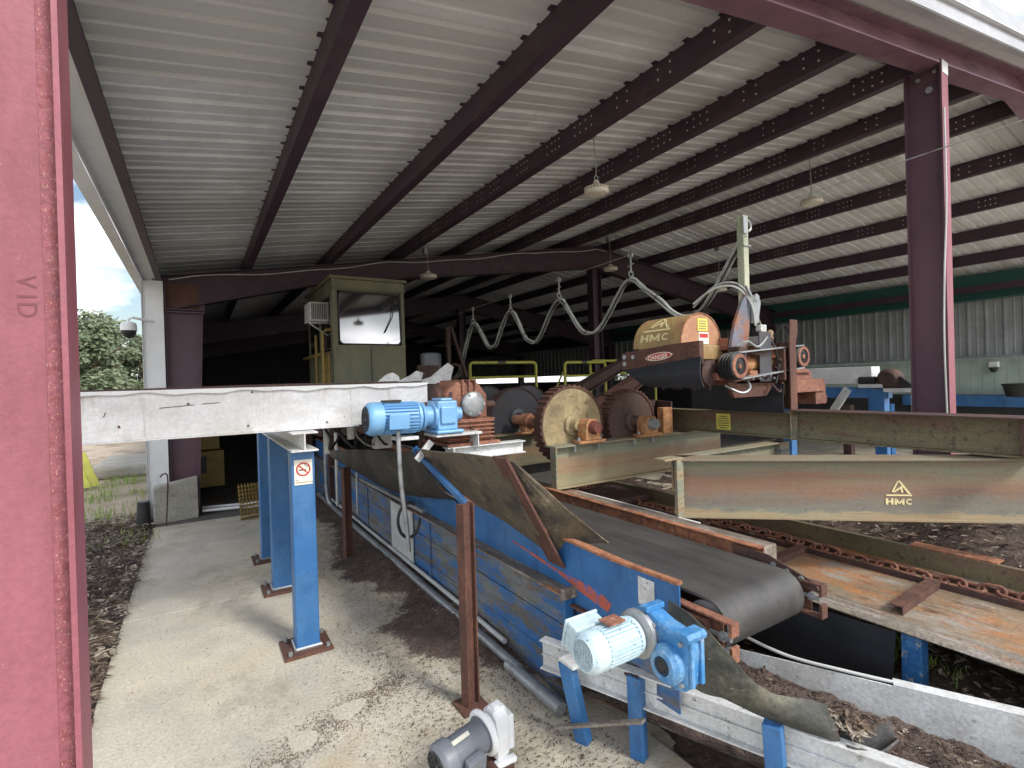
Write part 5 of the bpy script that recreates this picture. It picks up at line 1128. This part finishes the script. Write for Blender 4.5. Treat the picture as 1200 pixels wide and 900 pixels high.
for pts_, r_, m_ in (([(3.62, 2.5, 2.02), (3.7, 2.46, 2.06), (3.84, 2.46, 2.02), (3.95, 2.45, 2.10)], .009, 'hose'), ([(4.02, 2.5, 2.15), (4.06, 2.45, 2.0), (4.08, 2.44, 1.86), (4.02, 2.43, 1.72)], .008, 'black'), ([(3.46, 2.5, 1.72), (3.55, 2.42, 1.66), (3.66, 2.42, 1.70), (3.7, 2.5, 1.80)], .009, 'galv'), ([(4.1, 2.5, 2.1), (4.2, 2.45, 2.2), (4.27, 2.45, 2.08), (4.24, 2.5, 1.95)], .008, 'black')):
    b = B(); b.tube(smooth_pts(pts_, 20), r_, 6); b.build('arm_hose', m_, am, smooth=True)
for k in range(10):
    x_ = 3.64+k*.048; b = B(); b.cyl((x_, 2.46, 1.765+.02*(k % 2)), (x_, 2.44, 1.765+.02*(k % 2)), .010, n=6); b.build('bolt_head', 'galv' if k % 3 else 'rust', am)
# pedestal behind the upright
b = B(); b.box((4.23, 2.60, 1.62), (5.10, 2.95, 1.74)); b.box((4.23, 2.62, 1.74), (4.92, 2.9, 1.80)); b.box((4.98, 2.62, 1.50), (5.16, 2.9, 1.70)); b.box((5.16, 2.66, 1.50), (5.26, 2.9, 1.58)); b.box((4.24, 2.6, 1.50), (4.32, 2.66, 1.62)); b.poly([(4.25, 2.59, 1.80), (4.88, 2.59, 1.80), (4.70, 2.59, 1.86), (4.5, 2.59, 1.90), (4.42, 2.59, 2.0), (4.28, 2.59, 2.02)], (0, .03, 0)); b.build('pedestal', 'rustpink', am, bevel=.006)
drape('rubber_flap', [(4.10, 3.32, 1.70), (4.09, 2.9, 1.71), (4.09, 2.40, 1.715)], [(4.07, 3.30, 1.49), (4.08, 2.9, 1.48), (4.08, 2.40, 1.475)], (-.015, 0, 0), 'flap', 'plain black rubber flap hanging over the olive upper beam', 'rubber sheet')

# ================================================================== FESTOON HOSE AND CABLE
cx = 3.9
def cz_(y): return 3.115-.02*(y-2.6)
b = B(); b.tube([(cx, y_, cz_(y_)-.0) for y_ in (-2, 1, 2.6, 4, 6, 9.5)], .0035, 6); tag(b.build('steel_cable', 'hose', None), 'thin steel cable stretched over the mast sheave', 'cable')
hooks = [3.9, 5.15, 6.32, 7.5]
for y_ in hooks:
    lab = {3.9: 'cable trolley hook nearest the mast', 5.15: 'cable trolley hook, second from the mast', 6.32: 'cable trolley hook, third from the mast', 7.5: 'cable trolley hook nearest the cabin'}[y_]
    e = empty('trolley_hook', (cx, y_, cz_(y_)), lab, 'hook', 'trolley hooks on the steel cable')
    b = B(); b.torus((cx, y_, cz_(y_)-.005), (1, 0, 0), .028, .011, 18, 8); b.build('wheel', 'galv', e)
    b = B(); b.bar((cx, y_, cz_(y_)-.03), (cx, y_, cz_(y_)-.19), .012, .012); b.tube([(cx, y_-.04, cz_(y_)-.10), (cx, y_+.04, cz_(y_)-.12)], .006, 6); b.torus((cx, y_, cz_(y_)-.20), (0, 1, 0), .03, .007, 14, 6); b.build('hanger', 'hose', e)
fe = empty('festoon_hose', (cx, 5, 2.9), 'bundle of grey hydraulic hoses hanging in waves from the trolley hooks', 'hose')
zt = lambda y_: cz_(y_)-.22
key = [(3.88, 2.58, 2.97), (3.88, 2.66, 2.87), (3.88, 2.87, 2.58), (3.89, 3.02, 2.42), (cx, 3.2, 2.36), (cx, 3.36, 2.43), (cx, 3.5, 2.55), (cx, 3.72, 2.72), (cx, 3.82, 2.81), (cx, 3.91, 2.84), (cx, 4.0, 2.81), (cx, 4.1, 2.72), (cx, 4.32, 2.47), (cx, 4.44, 2.37), (cx, 4.55, 2.34), (cx, 4.68, 2.37), (cx, 4.80, 2.46), (cx, 4.98, 2.68), (cx, 5.06, 2.78), (cx, 5.15, 2.815), (cx, 5.26, 2.77), (cx, 5.38, 2.66), (cx, 5.55, 2.46), (cx, 5.66, 2.36), (cx, 5.76, 2.335), (cx, 5.88, 2.37), (cx, 6.0, 2.48), (cx, 6.14, 2.68), (cx, 6.23, 2.79), (cx, 6.33, 2.83), (cx, 6.44, 2.79), (cx, 6.56, 2.67), (cx, 6.72, 2.46), (cx, 6.82, 2.37), (cx, 6.90, 2.35), (cx, 7.02, 2.38), (cx, 7.16, 2.52), (cx, 7.32, 2.70), (cx, 7.40, 2.76), (cx, 7.49, 2.78), (cx, 7.6, 2.74), (cx, 7.8, 2.43), (cx, 8.05, 2.05), (3.8, 8.2, 1.85), (3.6, 8.3, 1.75), (3.3, 8.4, 1.72)]
for k, (dx, dz, r_, m_) in enumerate(((0, 0, .014, 'hosew'), (.028, -.018, .012, 'hose'), (-.024, -.028, .010, 'hose'), (.004, -.03, .007, 'black'))):
    b = B(); b.tube([p+Vector((dx*(1+.7*noise.noise(Vector((i*.09, k, 0)))), 0, dz+.018*noise.noise(Vector((i*.13, k*3, 5))))) for i, p in enumerate(smooth_pts(key, 260))], r_, 8); b.build('hose', m_, fe, smooth=True)
for i in range(20, 245, 16):
    b = B(); p = smooth_pts(key, 260)[i]; b.torus(p+Vector((0, 0, -.015)), (0, 1, .3), .036, .005, 12, 6); b.build('tie', 'ink', fe)
h2 = empty('arm_hose', (3.9, 2.6, 2.6), 'pale hoses looping from the mast foot back to the arm', 'hose')
for k, off_ in enumerate((0, .03)):
    b = B(); b.tube(smooth_pts([(3.72, 2.98, 2.40+off_), (3.76, 2.80, 2.55-off_*.5), (3.82, 2.64, 2.56-off_), (3.88, 2.54, 2.42-off_), (3.92, 2.53, 2.2)], 24), .010, 8); b.build('hose', 'hosew' if k else 'hose', h2, smooth=True)
b = B(); b.tube(smooth_pts([(5.42, 1.74, 4.0), (5.40, 1.735, 3.2), (5.28, 1.72, 2.6), (5.24, 1.72, 2.0), (5.30, 1.73, 1.2)], 26), .007, 6); tag(b.build('hanging_wire', 'hosew', None, smooth=True), 'white wire hanging down beside the maroon end column', 'wire')

# ================================================================== MACHINERY BEHIND
def rail_panel(xa, xb, y, z0, z1, lab):
    e = empty('guard_rail', ((xa+xb)/2, y, z0), lab, 'railing', 'yellow guard rails behind the feed wheels')
    b = B(); r_ = .06
    b.tube([(xa, y, z0), (xa, y, z1-r_), (xa+.02, y, z1-.02), (xa+r_, y, z1), (xb-r_, y, z1), (xb-.02, y, z1-.02), (xb, y, z1-r_), (xb, y, z0)], .030, 8)
    b.tube([(xa, y, z1-.28), (xb, y, z1-.28)], .024, 8); b.build('frame', 'yellow', e, smooth=True)
    b = B(); k = 0
    for i in range(int((xb-xa)/.05)): b.bar((xa+i*.05, y, z0), (xa+i*.05, y, z1-.3), .004, .004)
    for i in range(7): b.bar((xa, y, z0+i*.05), (xb, y, z0+i*.05), .004, .004)
    b.build('mesh_infill', 'ink', e)
    b = B(); b.box((xa+.4*(xb-xa), y-.03, z1-.02), (xa+.52*(xb-xa), y-.022, z1+.03)); b.build('clip', 'ink', e)
rail_panel(4.32, 5.80, 8.5, 1.2, 2.17, 'yellow tubular guard rail just right of the hanging hose')
rail_panel(6.45, 7.55, 8.4, 1.2, 2.16, 'yellow tubular guard rail at middle behind the tan wheel')
rail_panel(7.30, 9.3, 8.6, 1.2, 2.20, 'yellow tubular guard rail partly behind the debarking head')
b = B(); b.tube([(6.1, 8.5, 1.3), (6.5, 8.5, 2.0)], .02, 8); tag(b.build('rail_brace', 'yellow', None), 'slanted yellow brace pipe beside the middle guard rail', 'railing')
b = B(); b.box((3.9, 8.55, 1.0), (9.6, 9.6, 1.18)); pf2 = tag(b.build('walk_platform', 'rustdark', None), 'dark raised walkway deck behind the guard rails', 'platform')
# inclined beams behind the wheels
for i, (a_, b__, lab) in enumerate((((3.3, 5.0, 1.35), (6.0, 6.2, 2.05), 'dark inclined steel beam rising behind the tan wheel'), ((3.4, 4.3, 1.30), (5.4, 5.0, 1.95), 'rusty inclined steel beam rising behind the brown wheel'))):
    b = B(); b.ibeam(a_, b__, .14, .16, .012, .01); tag(b.build('inclined_beam', 'rustdark' if i == 0 else 'rust', None), lab, 'beam')
ch_ = empty('hydraulic_tank', (3.2, 7.3, 1.4), 'pale grey cylindrical tank with brown box beside the cabin', 'tank')
b = B(); b.lathe((3.30, 7.9, 1.95), (0, 0, 1), [(0, .17), (.34, .17), (.36, .13)], 24); b.build('drum', 'grey', ch_, smooth=True)
b = B(); b.box((3.0, 7.7, 1.80), (3.35, 7.78, 2.10)); b.box((3.4, 7.9, 1.2), (3.52, 8.0, 2.0)); b.build('box', 'rustdark', ch_)
ml = empty('lift_linkage', (3.6, 8, 1.8), 'dark steel linkage standing between the cabin and the hanging hose', 'machine')
b = B(); b.bar((3.62, 7.9, 1.8), (3.62, 7.9, 2.75), .07, .06); b.bar((3.68, 7.9, 2.75), (3.95, 7.9, 1.9), .05, .05); b.torus((3.70, 7.85, 2.0), (0, 1, 0), .12, .02, 20, 8); b.build('linkage', 'rustdark', ml)
# side conveyor with brown gear motor
sc = empty('side_conveyor', (8, 3.8, 0), 'white boxed conveyor on a blue frame between the head and the end column', 'conveyor')
b = B(); b.box((8.0, 3.45, 1.62), (8.25, 5.2, 1.86)); b.build('box_side', 'white', sc, bevel=.006)
b = B(); b.box((8.0, 3.25, 1.42), (8.12, 4.85, 1.57)); b.box((8.0, 3.3, .95), (8.15, 3.5, 1.42)); b.box((8.0, 4.6, .0), (8.15, 4.75, 1.42)); b.box((8.05, 3.3, 0), (8.15, 3.45, .95)); b.build('frame', 'blue', sc, bevel=.006)
b = B(); b.bar((8.0, 4.1, 1.0), (7.98, 3.75, 1.55), .05, .10); b.box((7.95, 3.3, 1.565), (8.0, 3.6, 1.615)); b.bar((8.0, 2.95, 1.0), (8.0, 2.95, 1.52), .06, .06); b.bar((8.0, 2.9, 1.53), (8.0, 3.3, 1.53), .06, .05); b.build('bracket', 'whiteworn', sc)
gm = empty('gear_motor', (8.0, 3.2, 1.6), 'brown gear motor at the end of the white side conveyor', 'motor')
b = B(); b.lathe((7.95, 3.25, 1.68), (1, 0, 0), [(0, .10), (.05, .14), (.2, .14), (.25, .1)], 24); b.box((7.98, 3.08, 1.55), (8.15, 3.42, 1.66)); b.build('case', 'rustdark', gm, bevel=.01)
b = B(); b.cyl((8.0, 3.40, 1.66), (8.0, 3.6, 1.66), .06, n=16); b.poly([(7.96, 3.1, 1.72), (7.96, 2.92, 1.56), (7.96, 3.1, 1.56)], (.05, 0, 0)); b.build('guard', 'black', gm)
bt = empty('dark_tub', (12.9, 3.1, 1.2), 'black plastic tub on the blue base beam at the right edge', 'tub')
b = B(); b.lathe((13.7, 3.25, 1.21), (0, 0, 1), [(0, .28), (.20, .32), (.22, .34), (.25, .34), (.26, .3)], 24); b.build('tub', 'black', bt, smooth=True)
wc = empty('wall_camera', (14.6, 3.97, 1.8), 'small white security camera on the pale green wall', 'camera')
b = B(); b.box((14.66, 3.9, 1.80), (14.79, 4.05, 1.92)); b.build('base', 'whiteclean', wc, bevel=.01)
b = B(); b.lathe((14.66, 3.97, 1.79), (0, 0, -1), [(0, .07), (.04, .07), (.08, .05), (.10, .02)], 16); b.build('dome', 'black', wc, smooth=True)
for i, (x_, y_, m_, lab) in enumerate(((12.3, 5.0, 'blue', 'blue post foot seen between the two olive beams'), (11.7, 5.5, 'rustdark', 'dark post standing left of the blue foot between the olive beams'), (9.6, 5.7, 'rustdark', 'dark post seen beneath the olive upper beam splice'))):
    b = B(); b.box((x_-.08, y_-.08, 0), (x_+.08, y_+.08, 1.1)); b.box((x_-.25, y_-.2, 0), (x_+.25, y_+.2, .03)); tag(b.build('machine_post', m_, None, bevel=.01), lab, 'post')
# generic dark machinery mass in the shed interior
hm = empty('inner_conveyor', (5.5, 12, 0), 'dark conveyor line standing deep inside the shed', 'conveyor')
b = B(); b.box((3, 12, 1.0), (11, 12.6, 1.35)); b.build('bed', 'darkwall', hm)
for x_ in (3.4, 5.5, 7.6, 10.4):
    b = B(); b.box((x_, 12.1, 0), (x_+.15, 12.3, 1.0)); b.build('leg', 'darkwall', hm)

# ================================================================== LEFT BACKGROUND
bk = B(); bk.hexa([(-.545, 8.42, 0), (-.03, 8.56, 0), (-.03, 8.74, 0), (-.545, 8.66, 0)], [(-.545, 8.42, .50), (-.03, 8.56, .58), (-.03, 8.74, .58), (-.545, 8.66, .50)])
tag(bk.build('concrete_block', 'block', None, bevel=.012), 'square grey concrete block standing at the foot of the white corner post', 'block')
b = B(); b.tube(smooth_pts([(-.46, 8.36, .65), (-.42, 8.36, .69), (-.375, 8.36, .66), (-.38, 8.34, .4), (-.40, 8.25, .01)], 24), .009, 8); tag(b.build('hooked_rod', 'rustdark', None, smooth=True), 'thin dark hooked rod leaning on the concrete block', 'rod')
b = B(); b.lathe((-.66, 8.5, -.05), (0, 0, 1), [(0, .09), (.3, .075), (.38, .07)], 20); tag(b.build('downspout_boot', 'black', None, smooth=True), 'black drain boot at the foot of the white corner post', 'drain pipe')
b = B()
for i in range(9): b.bar((.46, 7.95+i*.06, .02+i*.045), (.80, 8.05+i*.06, .02+i*.045), .012, .03)
for i in range(9): b.bar((.47+i*.042, 7.92, .02), (.47+i*.042, 8.45, .42), .012, .012)
tag(b.build('steel_grating', 'mustard', None), 'yellow steel grating panel lying tilted beside the farthest blue post', 'grating')
for i, (dy, lab) in enumerate(((0, 'upper white pipe lying on the floor behind the concrete block'), (.22, 'lower white pipe lying on the floor behind the concrete block'))):
    b = B(); b.cyl((.02, 8.95-dy, .05), (1.0, 8.75-dy, .05), .022, n=10); tag(b.build('floor_pipe', 'whiteclean', None, smooth=True), lab, 'pipe')
yb_ = empty('yellow_cabinet', (.15, 10.3, 0), 'old mustard yellow machine cabinet inside the shed behind the maroon column', 'cabinet')
b = B(); b.box((-.12, 10, .18), (.36, 10.5, .78)); b.box((-.12, 10.1, .80), (.30, 10.5, 1.35)); b.build('cabinet', 'mustard', yb_, bevel=.01)
b = B(); b.box((-.06, 9.985, .42), (.10, 9.998, .70)); b.build('vent', 'ink', yb_)
# stack of yellow-green panels
st = empty('panel_stack', (-1.75, 12.4, 0), 'yellow green steel panels leaning together outside the shed', 'panels')
for k in range(3):
    b = B(); b.T = Matrix.Translation((-.22, .3, 0)); b.hexa([(-2.15-k*.12, 12.3-k*.12, 0), (-1.45-k*.12, 12.5-k*.12, 0), (-1.45-k*.12, 12.53-k*.12, 0), (-2.15-k*.12, 12.33-k*.12, 0)], [(-2.45-k*.12, 12.9-k*.12, .62-k*.03), (-1.75-k*.12, 13.1-k*.12, .62-k*.03), (-1.75-k*.12, 13.13-k*.12, .62-k*.03), (-2.45-k*.12, 12.93-k*.12, .62-k*.03)]); b.build('panel', 'yellow', st)
b = B(); b.box((-2.0, 14.0, -.06), (-.9, 16.5, .22)); tag(b.build('concrete_slab_pile', 'block', None, bevel=.08), 'long grey concrete slab lying in the yard by the white corner', 'concrete')
cm = empty('dome_camera', (-.7, 8.6, 2.6), 'white dome security camera on an arm from the white corner post', 'camera')
b = B(); b.lathe((-.765, 8.6, 2.64), (0, 0, 1), [(0, .095), (.06, .095), (.10, .085), (.12, .05)], 24); b.build('housing', 'whiteclean', cm, smooth=True)
b = B(); b.lathe((-.765, 8.6, 2.64), (0, 0, -1), [(0, .088), (.03, .085), (.06, .072), (.09, .045), (.105, .01)], 24); b.build('dome', 'black', cm, smooth=True)
b = B(); b.tube([(-.765, 8.6, 2.76), (-.765, 8.6, 2.80), (-.72, 8.6, 2.82), (-.60, 8.66, 2.80), (-.5, 8.695, 2.79)], .018, 8); b.build('arm', 'whiteclean', cm, smooth=True)
# vehicles / containers far in the yard
def vehicle(x, y, w, h, m, lab):
    e = empty('parked_van', (x, y, 0), lab, 'van')
    b = B(); b.poly([(x+a*w, y, z_*h) for a, z_ in ((0, .22), (1, .22), (1, .62), (.92, .70), (.80, 1), (.05, 1), (0, .8))], (0, 1.8, 0)); b.build('body', m, e, bevel=.05)
    b = B(); b.box((x+.1*w, y-.01, .68*h), (x+.75*w, y-.002, .92*h)); b.build('window', 'ink', e)
    for a in (.2, .8):
        b = B(); b.cyl((x+a*w, y-.05, .32), (x+a*w, y+.15, .32), .32, n=20); b.build('wheel', 'black', e)
vehicle(-6.9, 47, 2.6, 2.1, 'whiteclean', 'white van parked far across the yard')
vehicle(-10.2, 46, 2.4, 1.9, 'maroon', 'dark red van parked far across the yard')
# trees
def tree(x, y, h, r, lab, seed, n=5200, z0=0, ls=.2):
    random.seed(seed)
    e = empty('broadleaf_tree', (x, y, 0), lab, 'tree', 'broadleaf trees beyond the yard')
    b = B(); b.tube([(x, y, -.1), (x+.1, y, h*.3), (x-.05, y, h*.75)], .16, 8)
    for k in range(7):
        a = rnd(0, 6.28); b.tube([(x, y, h*(.3+.06*k)), (x+math.cos(a)*r*.6, y+math.sin(a)*r*.6, h*(.45+.07*k))], .05, 6)
    b.build('trunk', 'bark', e)
    lobes = []
    for k in range(26):
        a = rnd(0, 6.28); q = rnd(.15, .95); zz = rnd(.22, .95); rr = r*(1-abs(zz-.5)*.9)*q
        lobes.append((Vector((x+math.cos(a)*rr, y+math.sin(a)*rr, h*zz)), r*rnd(.22, .42)))
    b = B()
    for i in range(n):
        c, lr = random.choice(lobes); v = Vector((random.gauss(0, 1), random.gauss(0, 1), random.gauss(0, 1))).normalized()*lr*rnd(.55, 1.08)
        v.z *= .8
        p = c+v; s = rnd(ls*.5, ls); u = Vector((random.gauss(0, 1), random.gauss(0, 1), random.gauss(0, .6))).normalized(); w = u.orthogonal().normalized()
        b.add([p-u*s, p-w*s*.5, p+u*s, p+w*s*.5], [(0,1,2,3)])
    b.build('crown', 'leaf', e)
for i, (x_, y_, h_, r_, lab) in enumerate(((-5.6, 42, 6.6, 2.6, 'bushy green tree beyond the yard, showing left of the dome camera'), (-9.5, 45, 7.6, 3.2, 'taller green tree at the edge of the maroon column'), (-3.2, 44, 5.6, 2.4, 'lower green tree right behind the white corner post'), (-7.2, 52, 8.2, 3.2, 'dark green tree standing behind the others across the yard'), (-14, 48, 8, 3.4, 'wide green tree hidden mostly by the maroon column'),
        (21, 15, 4.2, 2.2, 'green tree seen through the open far side below the siding'), (25, 18.5, 4.5, 2.5, 'second green tree seen beyond the open far side'), (19.5, 21, 4.2, 2.2, 'green tree seen through the gap under the rear siding'), (19, 12, 3.5, 1.9, 'leafy shrub tree just outside the open far side'))):
    tree(x_, y_, h_, r_, lab, 40+i, ls=.22 if x_ < 0 else .14)

# ================================================================== WORLD, SUN, CAMERA
SUN_EL, SUN_AZ = R(43), R(160)     # azimuth from +Y clockwise : behind the camera, a little left
w = bpy.data.worlds.new('World'); scn.world = w; w.use_nodes = True
nt = w.node_tree; N = nt.nodes; L = nt.links; bg = N['Background']
sky = N.new('ShaderNodeTexSky'); sky.sky_type = 'NISHITA'; sky.sun_disc = False
sky.sun_elevation = SUN_EL; sky.sun_rotation = SUN_AZ; sky.air_density = 1.2; sky.dust_density = 1.5
tc = N.new('ShaderNodeTexCoord'); mp = N.new('ShaderNodeMapping'); mp.inputs['Scale'].default_value = (1, 1, 2.6)
n1 = N.new('ShaderNodeTexNoise'); n1.inputs['Scale'].default_value = 2.6; n1.inputs['Detail'].default_value = 9; n1.inputs['Roughness'].default_value = .58
cr = N.new('ShaderNodeMapRange'); cr.inputs[1].default_value = .43; cr.inputs[2].default_value = .61
n2 = N.new('ShaderNodeTexNoise'); n2.inputs['Scale'].default_value = 5; n2.inputs['Detail'].default_value = 8
c2 = N.new('ShaderNodeMapRange'); c2.inputs[1].default_value = .38; c2.inputs[2].default_value = .62; c2.inputs[3].default_value = 6.5; c2.inputs[4].default_value = 28
mx = N.new('ShaderNodeMix'); mx.data_type = 'RGBA'; cc = N.new('ShaderNodeCombineColor')
L.new(tc.outputs['Generated'], mp.inputs[0]); L.new(mp.outputs[0], n1.inputs['Vector']); L.new(mp.outputs[0], n2.inputs['Vector'])
L.new(n1.outputs['Fac'], cr.inputs[0]); L.new(n2.outputs['Fac'], c2.inputs[0])
mb = N.new('ShaderNodeMath'); mb.operation = 'MULTIPLY'; mb.inputs[1].default_value = 1.04; L.new(c2.outputs[0], mb.inputs[0])
L.new(c2.outputs[0], cc.inputs[0]); L.new(c2.outputs[0], cc.inputs[1]); L.new(mb.outputs[0], cc.inputs[2])
L.new(cr.outputs[0], mx.inputs[0]); L.new(sky.outputs[0], mx.inputs[6]); L.new(cc.outputs[0], mx.inputs[7])
L.new(mx.outputs[2], bg.inputs[0]); bg.inputs[1].default_value = .15
sl = bpy.data.lights.new('sun', 'SUN'); sl.energy = 3.3; sl.angle = R(12); sl.color = (1, .96, .9)
so = bpy.data.objects.new('sun', sl); col.objects.link(so)
dirv = Vector((math.sin(SUN_AZ)*math.cos(SUN_EL), math.cos(SUN_AZ)*math.cos(SUN_EL), math.sin(SUN_EL)))
so.rotation_euler = dirv.to_track_quat('Z', 'Y').to_euler()

cam = bpy.data.cameras.new('camera'); cam.sensor_width = 36; cam.lens = 18.0; cam.clip_end = 2000; cam.clip_start = .05
co = bpy.data.objects.new('camera', cam); col.objects.link(co); co.location = (0, 0, 1.8)
yaw = math.atan(369/600); pt = math.atan(3/600); rl = R(1.7)
fw = Vector((math.sin(yaw)*math.cos(pt), math.cos(yaw)*math.cos(pt), -math.sin(pt)))
r0 = Vector((math.cos(yaw), -math.sin(yaw), 0)); u0 = r0.cross(fw)
rr_ = math.cos(rl)*r0-math.sin(rl)*u0; uu = math.cos(rl)*u0+math.sin(rl)*r0
co.matrix_world = Matrix(((rr_.x, uu.x, -fw.x, 0), (rr_.y, uu.y, -fw.y, 0), (rr_.z, uu.z, -fw.z, 1.8), (0, 0, 0, 1)))
scn.camera = co
scn.view_settings.view_transform = 'Standard'; scn.view_settings.look = 'None'; scn.view_settings.exposure = 0
scn.render.engine = 'CYCLES'; scn.cycles.max_bounces = 8; scn.cycles.diffuse_bounces = 5
